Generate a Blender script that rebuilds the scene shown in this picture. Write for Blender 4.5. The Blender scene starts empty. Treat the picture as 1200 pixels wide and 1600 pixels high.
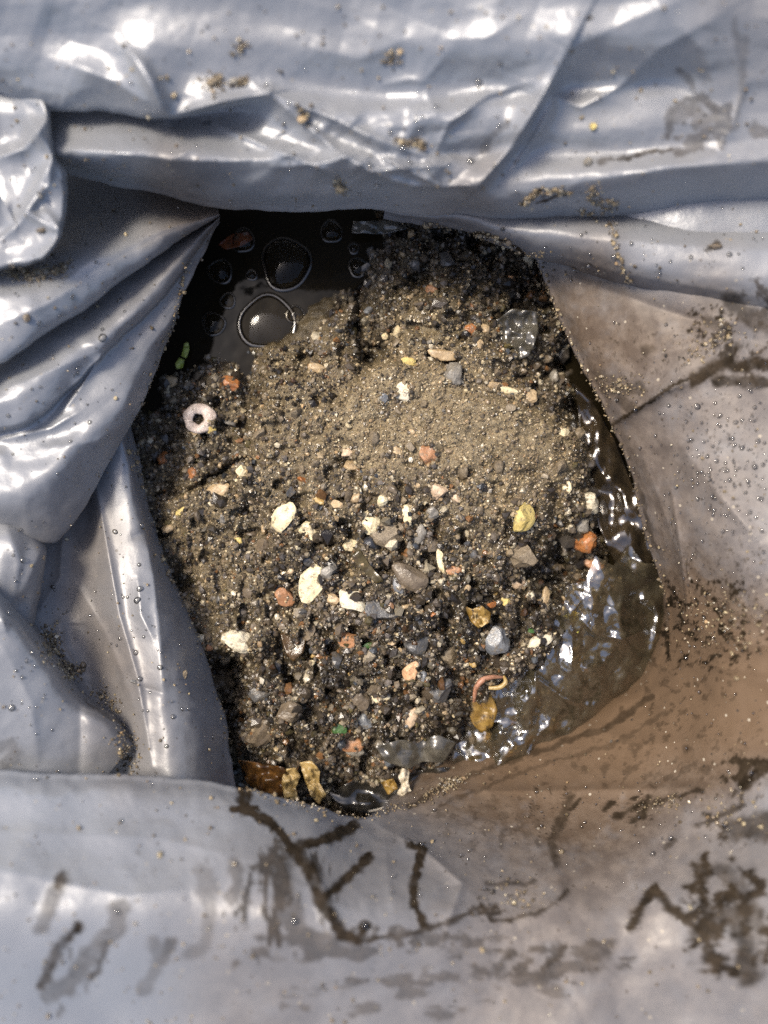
import bpy, math, random
import numpy as np
from mathutils import Vector
R = math.radians
random.seed(7)
rng = np.random.default_rng(11)
sc = bpy.context.scene
C = sc.collection

# ---------------------------------------------------------------- camera
H = 0.36            # camera height above the top of the grit (m)
K = 0.00025         # metres per photo pixel at z = 0
cam = bpy.data.cameras.new('camera'); camo = bpy.data.objects.new('camera', cam); C.objects.link(camo)
camo.location = (0, 0, H); camo.rotation_euler = (0, 0, 0)
cam.sensor_fit = 'VERTICAL'; cam.sensor_height = 24.0
cam.lens = 12.0 / (800 * K / H)
cam.clip_start = 0.01; cam.clip_end = 100
cam.dof.use_dof = True; cam.dof.focus_distance = H - 0.012; cam.dof.aperture_fstop = 2.4
sc.camera = camo
# ---------------------------------------------------------------- light
SUN_EL, SUN_AZ = R(60), R(146)      # azimuth measured from +X towards +Y (up in the picture)
w = bpy.data.worlds.new("World"); sc.world = w; w.use_nodes = True
nt = w.node_tree; nt.nodes.clear()
sky = nt.nodes.new('ShaderNodeTexSky'); sky.sky_type = 'NISHITA'; sky.sun_disc = False
sky.sun_elevation = SUN_EL; sky.sun_rotation = R(90) - SUN_AZ
sky.air_density = 0.8; sky.dust_density = 3.0; sky.ozone_density = 0.6
bg = nt.nodes.new('ShaderNodeBackground'); bg.inputs[1].default_value = 0.15
wo = nt.nodes.new('ShaderNodeOutputWorld')
nt.links.new(sky.outputs[0], bg.inputs[0]); nt.links.new(bg.outputs[0], wo.inputs[0])
sun = bpy.data.lights.new('sun', 'SUN'); sun.energy = 2.4; sun.angle = R(15); sun.color = (1.0, 0.91, 0.77)
suno = bpy.data.objects.new('sun', sun); C.objects.link(suno)
sd = Vector((math.cos(SUN_EL)*math.cos(SUN_AZ), math.cos(SUN_EL)*math.sin(SUN_AZ), math.sin(SUN_EL)))
suno.rotation_euler = sd.to_track_quat('Z', 'Y').to_euler()
suno.location = sd * 3
sc.view_settings.view_transform = 'Standard'; sc.view_settings.look = 'None'
sc.view_settings.exposure = 1.03; sc.view_settings.gamma = 1
sc.render.engine = 'CYCLES'
sc.cycles.use_denoising = False
sc.cycles.max_bounces = 10; sc.cycles.transparent_max_bounces = 12
sc.cycles.sample_clamp_indirect = 6.0
sc.cycles.caustics_refractive = False; sc.cycles.caustics_reflective = False

# ---------------------------------------------------------------- numeric helpers
def P(u, v, z):
    """photo ray (u, v) met at height z millimetres -> world metres"""
    z = np.asarray(z, float) * 1e-3
    s = K * (H - z) / H
    return np.stack([(np.asarray(u, float) - 600) * s, (800 - np.asarray(v, float)) * s, z + 0*s], -1)

def hash2(ix, iy, seed):
    n = (ix.astype(np.int64) * 374761393 + iy.astype(np.int64) * 668265263 + seed * 1442695041) & 0xffffffff
    n = ((n ^ (n >> 13)) * 1274126177) & 0xffffffff
    n = ((n ^ (n >> 16)) * 2246822519) & 0xffffffff
    return ((n ^ (n >> 15)) & 0xffffff) / float(0xffffff)

def vnoise(x, y, seed=0):
    ix = np.floor(x); iy = np.floor(y); fx = x - ix; fy = y - iy
    fx = fx*fx*fx*(fx*(fx*6-15)+10); fy = fy*fy*fy*(fy*(fy*6-15)+10)
    a = hash2(ix, iy, seed); b = hash2(ix+1, iy, seed); c = hash2(ix, iy+1, seed); d = hash2(ix+1, iy+1, seed)
    return (a*(1-fx)+b*fx)*(1-fy) + (c*(1-fx)+d*fx)*fy          # 0..1

def fbm(x, y, seed=0, octv=4, gain=.5):
    s = 0; a = 1; t = 0
    for i in range(octv):
        s = s + a * vnoise(x * 2**i + 17*i, y * 2**i - 9*i, seed + i); t += a; a *= gain
    return s / t

def worley(x, y, seed=0):
    ix = np.floor(x); iy = np.floor(y)
    f1 = np.full(np.shape(x), 9.0); f2 = f1.copy()
    for dx in (-1, 0, 1):
        for dy in (-1, 0, 1):
            cx = ix+dx; cy = iy+dy
            px = cx + hash2(cx, cy, seed); py = cy + hash2(cx, cy, seed+77)
            d = np.hypot(x-px, y-py)
            f2 = np.minimum(f2, np.maximum(f1, d)); f1 = np.minimum(f1, d)
    return f1, f2

def sstep(a, b, x):
    t = np.clip((x-a)/(b-a), 0, 1); return t*t*(3-2*t)

def crumple(u, v, seed, lam):
    """straight crossing creases of crushed film, about -1..1"""
    g = np.random.default_rng(seed); z = 0
    for i in range(5):
        th = g.uniform(0, math.pi); l = lam*g.uniform(.7, 1.7)
        x = (u*math.cos(th)+v*math.sin(th))/l + g.uniform(0, 9) + .5*vnoise(u/(lam*2.2), v/(lam*2.2), seed*7+i)
        z = z + (4*abs((x % 1)-.5)-1)*sstep(.3, .75, vnoise(u/(lam*1.3), v/(lam*1.3), seed*13+i))
    return z/2.2

def polydist(u, v, pts):
    """unsigned distance, signed side (+ = right of travel in the picture), parameter 0..1 along"""
    best = np.full(np.shape(u), 1e9); side = np.zeros(np.shape(u)); par = np.zeros(np.shape(u))
    n = len(pts) - 1
    for i in range(n):
        (x0, y0), (x1, y1) = pts[i][:2], pts[i+1][:2]
        dx, dy = x1-x0, y1-y0; L2 = dx*dx+dy*dy + 1e-9
        t = np.clip(((u-x0)*dx + (v-y0)*dy)/L2, 0, 1)
        ex = u-(x0+t*dx); ey = v-(y0+t*dy)
        d = np.hypot(ex, ey); m = d < best
        best = np.where(m, d, best)
        side = np.where(m, dx*ey - dy*ex, side); par = np.where(m, (i+t)/n, par)
    return best, side, par

def crease(u, v, pts, h, wl, wr, D=0, s=12, W=80, ends=True):
    """a fold ridge: sharp crest h mm high, wl / wr px wide left / right of travel, with a drop D right of it"""
    xs = [p[0] for p in pts]; ys = [p[1] for p in pts]; m = 5*max(wl, wr) + (4*W if D else 0)
    sel = (u > min(xs)-m) & (u < max(xs)+m) & (v > min(ys)-m) & (v < max(ys)+m)
    out = np.zeros(np.shape(u))
    if not sel.any(): return out
    d, sd_, t = polydist(u[sel], v[sel], pts)
    right = sd_ > 0
    ww = np.where(right, wr, wl)
    q = np.sqrt(d*d + 2.0) - 1.4
    z = h*np.exp(-q/ww)
    if D: z = z - sstep(0, .12, t)*sstep(1, .72, t)*np.where(right, D*np.exp(-d/W)*(1-np.exp(-d/s)), 0)
    if ends: z = z*(0.25 + 0.75*np.sqrt(np.clip(np.sin(np.pi*np.clip(t, .02, .98)), 0, 1)))
    out[sel] = z
    return out

def kern(u, v, anchors, sig):
    """smooth blend of anchor values; anchors (u, v, a, b, ...)"""
    A = np.array(anchors, float); k = A.shape[1]-2
    num = [np.zeros(np.shape(u)) for _ in range(k)]; den = np.full(np.shape(u), 1e-12)
    for row in A:
        wgt = np.exp(-((u-row[0])**2+(v-row[1])**2)/(2*sig*sig)) + 1e-9/(1+((u-row[0])**2+(v-row[1])**2)/1e4)
        den += wgt
        for j in range(k): num[j] += wgt*row[2+j]
    return [q/den for q in num]

def catmull(ctrl, n):
    """ctrl (k, ..., 3) -> (n, ..., 3)"""
    k = ctrl.shape[0]
    ext = np.concatenate([2*ctrl[:1]-ctrl[1:2], ctrl, 2*ctrl[-1:]-ctrl[-2:-1]], 0)
    t = np.linspace(0, k-1, n); i = np.minimum(t.astype(int), k-2); f = t-i
    f = f.reshape((-1,)+(1,)*(ctrl.ndim-1))
    p0, p1, p2, p3 = ext[i], ext[i+1], ext[i+2], ext[i+3]
    return 0.5*((2*p1)+(-p0+p2)*f+(2*p0-5*p1+4*p2-p3)*f*f+(-p0+3*p1-3*p2+p3)*f**3)

def polyres(pts, n):
    """resample a polyline of (u, v, z) evenly by length with n points"""
    a = np.array(pts, float); L = np.r_[0, np.cumsum(np.hypot(np.diff(a[:, 0]), np.diff(a[:, 1])))]
    t = np.linspace(0, L[-1], n)
    return np.stack([np.interp(t, L, a[:, j]) for j in range(a.shape[1])], -1)

# ---------------------------------------------------------------- mesh helpers
def make_mesh(name, co, faces, smooth=True):
    me = bpy.data.meshes.new(name)
    co = np.asarray(co, np.float32); faces = np.asarray(faces, np.int32)
    nv, (nf, k) = len(co), faces.shape
    me.vertices.add(nv); me.vertices.foreach_set('co', co.ravel())
    me.loops.add(nf*k); me.loops.foreach_set('vertex_index', faces.ravel())
    me.polygons.add(nf)
    me.polygons.foreach_set('loop_start', np.arange(0, nf*k, k, dtype=np.int32))
    me.polygons.foreach_set('loop_total', np.full(nf, k, np.int32))
    me.update(calc_edges=True)
    me.polygons.foreach_set('use_smooth', np.full(nf, smooth, bool))
    return me

def obj(name, me, mat=None, parent=None, loc=None):
    o = bpy.data.objects.new(name, me); C.objects.link(o)
    if mat is not None and me is not None:
        if not me.materials: me.materials.append(mat)
    if parent: o.parent = parent
    if loc is not None: o.location = loc
    return o

def tag(o, label=None, cat=None, group=None, kind=None):
    if label: o['label'] = label
    if cat: o['category'] = cat
    if group: o['group'] = group
    if kind: o['kind'] = kind
    return o

def fattr(me, name, arr):
    a = me.attributes.new(name, 'FLOAT', 'POINT'); a.data.foreach_set('value', np.asarray(arr, np.float32).ravel())
def cattr(me, name, arr):
    a = me.attributes.new(name, 'FLOAT_COLOR', 'POINT')
    arr = np.concatenate([arr, np.ones((len(arr), 1))], 1)
    a.data.foreach_set('color', np.asarray(arr, np.float32).ravel())

def grid_faces(n, m):
    i = np.arange(n*m).reshape(n, m)
    return np.stack([i[:-1, :-1], i[:-1, 1:], i[1:, 1:], i[1:, :-1]], -1).reshape(-1, 4)

# ---------------------------------------------------------------- material helpers
class NT:
    def __init__(s, name):
        s.m = bpy.data.materials.new(name); s.m.use_nodes = True; s.t = s.m.node_tree; s.t.nodes.clear()
        s.out = s.n('ShaderNodeOutputMaterial')
    def n(s, typ, **kw):
        x = s.t.nodes.new(typ)
        for k, v in kw.items(): setattr(x, k, v)
        return x
    def put(s, sock, v):
        if isinstance(v, bpy.types.NodeSocket): s.t.links.new(v, sock)
        elif isinstance(v, (tuple, list)): sock.default_value = tuple(v) + ((1,) if len(v) == 3 and sock.type == 'RGBA' else ())
        else: sock.default_value = v
    def attr(s, name): return s.n('ShaderNodeAttribute', attribute_name=name)
    def pos(s, obj=True):
        return s.n('ShaderNodeTexCoord').outputs['Object']
    def noise(s, scale, detail=4, rough=.55, vec=None, out='Fac'):
        x = s.n('ShaderNodeTexNoise'); x.inputs['Scale'].default_value = scale; x.inputs['Detail'].default_value = detail
        x.inputs['Roughness'].default_value = rough
        s.t.links.new(vec if vec is not None else s.pos(), x.inputs['Vector']); return x.outputs[out]
    def voro(s, scale, vec=None, out='Distance', feature='F1'):
        x = s.n('ShaderNodeTexVoronoi', feature=feature); x.inputs['Scale'].default_value = scale
        s.t.links.new(vec if vec is not None else s.pos(), x.inputs['Vector']); return x.outputs[out]
    def math(s, op, a, b=0., c=0., clamp=False):
        x = s.n('ShaderNodeMath', operation=op, use_clamp=clamp); s.put(x.inputs[0], a); s.put(x.inputs[1], b); s.put(x.inputs[2], c); return x.outputs[0]
    def ramp(s, f, a, b, lo=0., hi=1.):
        x = s.n('ShaderNodeMapRange', interpolation_type='SMOOTHSTEP'); s.put(x.inputs[0], f)
        for i, v in enumerate((a, b, lo, hi)): s.put(x.inputs[1+i], v)
        return x.outputs[0]
    def mix(s, f, a, b):
        x = s.n('ShaderNodeMix', data_type='RGBA'); s.put(x.inputs[0], f); s.put(x.inputs[6], a); s.put(x.inputs[7], b); return x.outputs[2]
    def bump(s, h, strength, dist=.001, normal=None):
        x = s.n('ShaderNodeBump'); x.inputs['Strength'].default_value = strength; x.inputs['Distance'].default_value = dist
        s.put(x.inputs['Height'], h)
        if normal is not None: s.put(x.inputs['Normal'], normal)
        return x.outputs[0]
    def pbr(s, col, rough, spec=.5, normal=None, **kw):
        x = s.n('ShaderNodeBsdfPrincipled'); s.put(x.inputs['Base Color'], col); s.put(x.inputs['Roughness'], rough)
        s.put(x.inputs['Specular IOR Level'], spec)
        for k, v in kw.items(): s.put(x.inputs[k.replace('_', ' ')], v)
        if normal is not None: s.put(x.inputs['Normal'], normal)
        return x.outputs[0]
    def mixs(s, f, a, b):
        x = s.n('ShaderNodeMixShader'); s.put(x.inputs[0], f); s.put(x.inputs[1], a); s.put(x.inputs[2], b); return x.outputs[0]
    def done(s, sh): s.put(s.out.inputs['Surface'], sh); return s.m

def mat_bag():
    t = NT('grey_plastic_film')
    mud = t.attr('mud').outputs['Fac']; brown = t.attr('brown').outputs['Fac']
    p = t.pos()
    n1 = t.noise(28, 4, .6, p); n2 = t.noise(160, 5, .65, p); n3 = t.noise(900, 3, .6, p)
    clean = t.mix(n1, (.235, .242, .256), (.30, .307, .322))
    haze = t.ramp(t.noise(55, 6, .7, p), .5, .72)
    clean = t.mix(t.math('MULTIPLY', haze, .22), clean, (.36, .35, .33))
    bcol = t.mix(t.ramp(n2, .35, .7), (.092, .064, .043), (.165, .124, .090))
    bcol = t.mix(t.ramp(brown, .95, 1.4), bcol, (.140, .090, .052))
    col = t.mix(t.math('MULTIPLY', brown, t.ramp(t.noise(70, 5, .65, p), .2, .55, .72, 1.), clamp=True), clean, bcol)
    # tiny dried specks
    d = t.voro(420, p); rnd = t.voro(420, p, 'Color')
    sep = t.n('ShaderNodeSeparateColor'); t.put(sep.inputs[0], rnd)
    sp = t.math('MULTIPLY', t.math('LESS_THAN', d, t.math('MULTIPLY', sep.outputs[0], .26)), t.math('GREATER_THAN', sep.outputs[1], .72))
    sp = t.math('MULTIPLY', sp, t.math('ADD', t.math('MULTIPLY', brown, .5), .35))
    col = t.mix(sp, col, t.mix(t.math('GREATER_THAN', sep.outputs[2], .45), (.06, .045, .032), (.42, .36, .27)))
    mcol = t.mix(t.ramp(n2, .3, .7), (.014, .010, .006), (.046, .033, .021))
    mm = t.math('MULTIPLY', mud, t.ramp(n3, .15, .5, .8, 1.15), clamp=True)
    col = t.mix(mm, col, mcol)
    rough = t.math('ADD', t.ramp(n1, .3, .7, .28, .38), t.math('ADD', t.math('MULTIPLY', brown, .24), t.math('MULTIPLY', mud, .12)))
    hgt = t.math('ADD', t.math('MULTIPLY', n2, .5), t.math('ADD', t.math('MULTIPLY', mud, .7), t.math('MULTIPLY', n3, .12)))
    nrm = t.bump(hgt, .35, .0011)
    met = t.math('MULTIPLY', .22, t.math('MULTIPLY', t.math('SUBTRACT', 1.0, t.math('MULTIPLY', brown, .8), clamp=True), t.math('SUBTRACT', 1.0, mm, clamp=True)))
    s = t.pbr(col, rough, t.math('SUBTRACT', t.math('SUBTRACT', .5, t.math('MULTIPLY', brown, .2)), t.math('MULTIPLY', mud, .3)), nrm, Metallic=met)
    tr = t.n('ShaderNodeBsdfTranslucent'); t.put(tr.inputs[0], col)
    return t.done(t.mixs(.22, s, tr.outputs[0]))

def mat_grit(name, attr=True, wet=.3):
    t = NT(name); p = t.pos()
    col = t.attr('tint').outputs['Color']
    n = t.noise(700, 5, .7, p); n2 = t.noise(2600, 3, .6, p)
    col2 = t.mix(t.ramp(n, .35, .7), t.mix(.55, col, (.02, .016, .012)), col)
    nrm = t.bump(t.math('ADD', n, t.math('MULTIPLY', n2, .5)), .8, .0008)
    return t.done(t.pbr(col2, t.ramp(n, .3, .7, .16, .5), .4, nrm))

def mat_stone(name, c1, c2, spot=None, rough=.38, scale=260, spots=.3, sss=0):
    t = NT(name)
    oi = t.n('ShaderNodeObjectInfo')
    add = t.n('ShaderNodeVectorMath', operation='ADD'); t.put(add.inputs[0], t.pos()); t.put(add.inputs[1], oi.outputs['Random'])
    p = add.outputs[0]
    n = t.noise(scale, 5, .62, p); n2 = t.noise(scale*4.5, 4, .6, p)
    col = t.mix(t.ramp(n, .3, .7), c1, c2)
    if spot is not None:
        col = t.mix(t.math('MULTIPLY', t.ramp(n2, .62-.12*spots, .72), .85), col, spot)
    dirt = t.ramp(t.noise(scale*1.7, 6, .78, p), .52, .62)
    col = t.mix(t.math('MULTIPLY', dirt, .72), col, t.mix(t.noise(2500, 3, .6, p), (.05, .038, .026), (.24, .19, .12)))
    nrm = t.bump(t.math('ADD', n, t.math('MULTIPLY', n2, .45)), .5, .0009)
    return t.done(t.pbr(col, t.ramp(n2, .3, .7, rough-.1, rough+.15), .5, nrm))

def mat_water():
    t = NT('murky_water'); p = t.pos()
    nrm = t.bump(t.noise(120, 2, .5, p), .10, .001)
    return t.done(t.pbr((.008, .006, .003), .05, .13, nrm))

def mat_film(name, tint=(1, 1, 1), diffuse=None, amount=.15, rough=.08, ior=1.45):
    t = NT(name)
    tr = t.n('ShaderNodeBsdfTransparent'); t.put(tr.inputs[0], tint)
    gl = t.n('ShaderNodeBsdfGlossy'); t.put(gl.inputs['Roughness'], rough); t.put(gl.inputs[0], (1, 1, 1))
    fr = t.n('ShaderNodeFresnel'); t.put(fr.inputs[0], ior)
    base = tr.outputs[0]
    if diffuse is not None:
        df = t.n('ShaderNodeBsdfDiffuse')
        n = t.ramp(t.noise(160, 5, .7), .4, .75)
        t.put(df.inputs[0], diffuse)
        base = t.mixs(t.math('MULTIPLY', t.math('ADD', n, .6), amount), base, df.outputs[0])
    return t.done(t.mixs(t.math('MULTIPLY', fr.outputs[0], 1.6, clamp=True), base, gl.outputs[0]))

def mat_droplet():
    t = NT('clear_water'); 
    return t.done(t.pbr((1, 1, 1), 0.0, .5, None, Transmission_Weight=1.0, IOR=1.33))

def mat_leaf(name, c1, c2, rough=.35):
    t = NT(name); p = t.pos()
    n = t.noise(300, 5, .65, p); col = t.mix(t.ramp(n, .35, .65), c1, c2)
    col = t.mix(t.ramp(t.noise(420, 6, .78, p), .52, .64), col, (.06, .04, .02))
    s = t.pbr(col, rough, .5, t.bump(n, .4, .0008))
    tr = t.n('ShaderNodeBsdfTranslucent'); t.put(tr.inputs[0], col)
    return t.done(t.mixs(.25, s, tr.outputs[0]))

BAG = mat_bag()

# ================================================================= THE BAG
# where dried brown silt tints the film (photo-ray coordinates; amount 0..1)
BROWN = [(100,60,0),(400,60,.05),(800,60,0),(1000,60,.05),(1170,60,.25),(100,250,0),(400,250,0),(650,290,0),(900,250,.1),(1180,220,.15),
 (850,350,.1),(1050,400,.0),(1190,420,0),(760,365,.45),(700,350,.6),
 (60,450,.05),(200,420,0),(60,600,0),(60,750,0),(160,620,.05),(290,420,.55),(320,360,.8),(262,500,.35),(220,600,.2),(190,640,.1),
 (120,830,.75),(130,900,.75),(95,950,.55),(150,1000,.7),(190,1080,.65),(200,1160,.7),(215,760,0),(200,900,.05),(250,950,0),(290,1080,.05),(320,1180,.2),(255,1180,.2),
 (30,860,0),(30,1000,0),(60,1120,0),(150,1170,.1),
 (900,450,1),(1000,520,1),(1100,480,1),(1190,520,.75),(940,580,1),(1050,620,.8),(1150,650,.75),(1190,720,.65),(1000,720,.95),(1080,720,.8),(1060,850,.95),(1130,800,.75),(1190,850,.6),(1190,920,.75),(1090,960,1.35),(1180,1000,1.35),(1050,1050,1.35),(1150,1120,1.35),(950,1180,1.35),(1100,1200,1.35),(800,1200,1.35),(700,1250,1.2),(640,1290,1.05),(800,1300,1.1),(950,1300,1.05),(1100,1280,.6),(1100,1240,1.1),(900,1250,1.2),(1180,1290,.25),(740,1360,.85),(850,1400,.9),(950,1420,.75),(700,1420,.45),(830,1470,.6),(1080,1400,.35),(1180,1400,.3),(680,1330,.45),
 (100,1260,0),(300,1260,.12),(450,1290,.15),(540,1290,.35),(580,1370,.0),(640,1370,0),(600,1430,0),(200,1400,0),(450,1400,.25),(100,1550,0),(500,1510,.85),(430,1420,.6),(650,1520,.8),(800,1530,.85),(950,1500,.8),(1100,1520,.75),(1160,1440,.8),(600,1590,.1),(1000,1590,.05)]
# mud: strokes (points, half width px, strength)
STROKES = [
 ([(1015,1085),(955,1132),(872,1165),(785,1195),(700,1228),(640,1262)],5,.6), ([(1040,1110),(960,1160),(870,1190),(780,1222),(690,1262)],3,.4), ([(1165,60),(1160,140),(1148,200)],5,.3),
 ([(377,1226),(384,1250),(383,1268)],9,1), ([(366,1266),(384,1266),(402,1261)],6,1), ([(386,1264),(425,1288),(453,1328)],8,1),
 ([(453,1328),(500,1318),(530,1302),(556,1288)],10,.95), ([(462,1330),(482,1350),(500,1402),(512,1425)],12,.9), ([(505,1410),(545,1374),(574,1338)],8,1),
 ([(512,1425),(532,1460),(560,1468),(569,1445)],9,1), ([(655,1322),(655,1345),(648,1390),(648,1420),(662,1446)],8,1), ([(636,1322),(660,1328)],7,.9),
 ([(560,1470),(640,1460),(720,1430),(750,1415)],5,.8), ([(440,1330),(455,1420),(470,1470)],18,.5), ([(395,1355),(425,1350),(455,1335)],6,.7),
 ([(97,1378),(76,1415),(62,1452)],13,.5), ([(125,1447),(88,1488),(66,1540)],11,.75), ([(188,1415),(186,1450),(152,1478),(100,1545),(70,1555)],16,.5), ([(95,1376),(92,1386)],10,.95), ([(125,1445),(122,1452)],9,.95),
 ([(165,1475),(150,1515),(140,1525)],8,.7), ([(240,1468),(247,1498),(226,1548)],11,.35), ([(266,1470),(252,1500)],9,.5), ([(320,1365),(326,1425),(320,1475),(295,1490)],13,.35), ([(368,1352),(360,1405)],11,.45),
 ([(988,1448),(1002,1415),(1022,1390),(1050,1420),(1090,1450)],8,1), ([(986,1446),(1000,1425)],11,1),([(1093,1358),(1100,1440),(1105,1500)],11,.9),
 ([(1090,1450),(1140,1430),(1160,1470),(1170,1520)],22,.75), ([(1125,1360),(1160,1390),(1190,1450)],14,.6),
 ([(890,1240),(878,1275),(860,1320),(868,1350)],7,.65), ([(905,1245),(890,1262)],4,.9), ([(955,1252),(945,1262)],5,.9), ([(962,1275),(990,1262),(1010,1250),(1003,1275),(985,1280)],5,.85),([(1010,1262),(1050,1245),(1090,1235)],4,.7),
 ([(1090,1290),(1130,1275),(1160,1258)],5,.7), ([(1055,1310),(1040,1320)],6,.7), ([(1150,1300),(1200,1290)],22,.7), ([(1160,1230),(1200,1195)],12,.9),
 ([(735,1422),(750,1415),(770,1438),(840,1430),(890,1392)],4,.8), ([(760,1380),(820,1380),(830,1372)],3,.6),
 ([(850,1510),(885,1480)],7,.7),
 ([(955,668),(985,648),(1010,632),(1035,610),(1092,590)],3.5,.95), ([(1085,600),(1110,582),(1140,565),(1155,575),(1210,570)],12,.9), ([(1150,545),(1145,560)],8,.8),
 ([(1120,595),(1200,600),(1230,605)],9,.8), ([(960,615),(985,612),(1000,605)],9,.6), ([(1010,548),(1020,545)],8,.5), ([(935,590),(960,600)],8,.4), ([(970,625),(985,640)],11,.5),
 ([(1000,760),(1030,860)],3,.5), ([(1140,470),(1180,500),(1210,510)],14,.7), ([(1105,500),(1125,515),(1130,525)],8,.55),
 ([(1046,215),(1052,175),(1075,155),(1100,155),(1122,178),(1125,200),(1100,220),(1080,235),(1058,240)],7,.55), ([(1050,190),(1080,170),(1110,190),(1090,200)],10,.45), ([(1080,222),(1115,207),(1135,205)],10,.5),
 ([(1060,108),(1075,118),(1085,135)],5,.5), ([(960,250),(1020,240),(1050,235)],3.5,.75), ([(935,250),(952,248)],6,.6), ([(1180,205),(1200,210)],10,.5),
 ([(818,318),(832,302),(842,296)],4,1), ([(840,315),(865,308),(893,303)],3,.9), ([(1105,392),(1122,378)],4,.9), ([(735,365),(775,372),(800,385),(820,400)],4,.9), ([(660,348),(740,368)],2.5,.5),
 ([(620,218),(640,226),(668,228)],4,.6), ([(752,240),(765,215),(790,195)],7,.35), ([(1150,175),(1162,130),(1155,60),(1150,30)],5,.3),
 ([(0,1165),(18,1160),(26,1175),(10,1190)],9,.35), ([(130,1098),(160,1118),(190,1132)],2.5,.4), ([(640,700-700+262),(600,258)],2,.3)]
# mottled patches (u, v, ru, rv, threshold, noise px, strength)
PATCH = [(440,1400,85,100,.47,22,.75),(480,1500,120,60,.50,30,.55),(740,1500,270,50,.50,30,.5),(620,1465,110,26,.48,12,.6),(1150,1440,85,120,.44,22,.9),(880,1500,160,36,.48,16,.6),(1150,1275,70,50,.55,18,.8),(1170,1200,70,30,.5,14,.95),
 (1110,975,130,85,.57,9,.95),(1120,910,110,110,.66,6,.6),(1110,505,60,34,.54,7,.9),(1160,545,60,60,.52,12,.8),(1000,560,110,60,.67,6,.5),(1010,600,70,40,.62,7,.6),(1130,700,100,110,.69,6,.5),(1050,880,50,120,.68,6,.6),
 (1100,190,60,55,.52,12,.5),(780,1420,80,25,.58,8,.8),(860,1270,50,60,.62,8,.7),(1000,1260,60,25,.58,8,.85),(820,1190,140,25,.72,9,.5),(1150,1150,80,40,.68,7,.6),
 (90,1530,80,70,.55,26,.45),(960,1190,260,50,.56,16,.4),(1060,1080,120,120,.60,10,.45),(760,1290,180,60,.60,14,.35),(260,1350,120,60,.66,18,.3),(640,1560,300,40,.52,34,.45),(1180,470,40,40,.5,14,.7),(880,310,70,20,.66,7,.6),(330,330,300,20,.70,6,.4),(950,430,120,20,.66,6,.6)]

def mudbrown(u, v, sheet):
    (b,) = kern(u, v, BROWN, 48)
    lo = sstep(1230, 1360, v)
    if (lo > 0).any(): b = b*(1-lo) + kern(u, v, BROWN, 105)[0]*lo
    wu = u + 14*(fbm(u/60, v/60, 3)-.5) + 8*(fbm(u/9, v/9, 8, 3)-.5); wv = v + 14*(fbm(u/60, v/60, 5)-.5) + 8*(fbm(u/9, v/9, 18, 3)-.5)
    m = np.zeros(np.shape(u))
    for pts, hw, st in STROKES:
        if 'top' in sheet and pts[0][1] > 520: continue
        xs = [p[0] for p in pts]; ys = [p[1] for p in pts]; g = 3*hw+14
        sel = (u > min(xs)-g) & (u < max(xs)+g) & (v > min(ys)-g) & (v < max(ys)+g)
        if not sel.any(): continue
        d, _, _ = polydist(wu[sel], wv[sel], pts)
        hw2 = hw*(.3+1.35*fbm(u[sel]/20, v[sel]/20, 31, 3))
        m[sel] = np.maximum(m[sel], st*sstep(hw2*1.25+1, hw2*.55, d)*(.72+.5*fbm(u[sel]/12, v[sel]/12, 33, 3)))
    for (cu, cv, ru, rv, th, ns, st) in PATCH:
        sel = (abs(u-cu) < ru*1.5) & (abs(v-cv) < rv*1.5)
        if not sel.any(): continue
        f = 1-np.clip(np.hypot((u[sel]-cu)/(1.5*ru), (v[sel]-cv)/(1.5*rv)), 0, 1)
        ax, ay = (.6, 2.2) if (cu, cv) in ((440,1400),(90,1530),(860,1270),(1050,880)) else ((1.7, .8) if cv > 1480 or cv in (1420,) else (1, 1))
        n = fbm(u[sel]/ns/ax, v[sel]/ns/ay, int(cu), 4, .6)
        val = n - (1-sstep(0, .6, f))*.5
        m[sel] = np.maximum(m[sel], st*sstep(th-.02, th+.12, val))
    return np.clip(m, 0, 1), b

SHEETS = []          # (u, v, z) clouds of the visible film, used to lay drops and sand on it
def sheet(name, net, n, m, detail, parent, label=None, fade=None, flags='', thick=0.0):
    """film through the control net (rows x columns of u, v, z), n x m points, with folds added by detail(u, v)"""
    g = catmull(np.asarray(net, float), n)                    # along rows
    g = np.swapaxes(catmull(np.swapaxes(g, 0, 1).copy(), m), 0, 1)
    u, v, z = g[..., 0], g[..., 1], g[..., 2]
    du = 9*(fbm(u/80, v/80, 501, 2)-.5)+3.5*(fbm(u/22, v/22, 503, 2)-.5); dv = 9*(fbm(u/80, v/80, 505, 2)-.5)+3.5*(fbm(u/22, v/22, 507, 2)-.5)
    u = u+du; v = v+dv
    k = 1.0
    if fade is not None: k = sstep(fade[0], fade[1], np.linspace(0, 1, n))[:, None]
    z = z + k*detail(u, v)
    mud, brown = mudbrown(u, v, flags)
    z = z + .38*mud
    me = make_mesh(name, P(u, v, z).reshape(-1, 3), grid_faces(n, m)[:, ::-1])
    fattr(me, 'mud', mud); fattr(me, 'brown', brown)
    o = obj(name, me, BAG, parent)
    if label: o['label'] = label
    SHEETS.append((u.ravel(), v.ravel(), z.ravel()))
    return o

bag = tag(bpy.data.objects.new('plastic_bag', None), 'grey plastic bag held open round a heap of wet grit, its folds streaked with mud', 'bag')
C.objects.link(bag); bag.location = (0, 0, 0)

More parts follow.
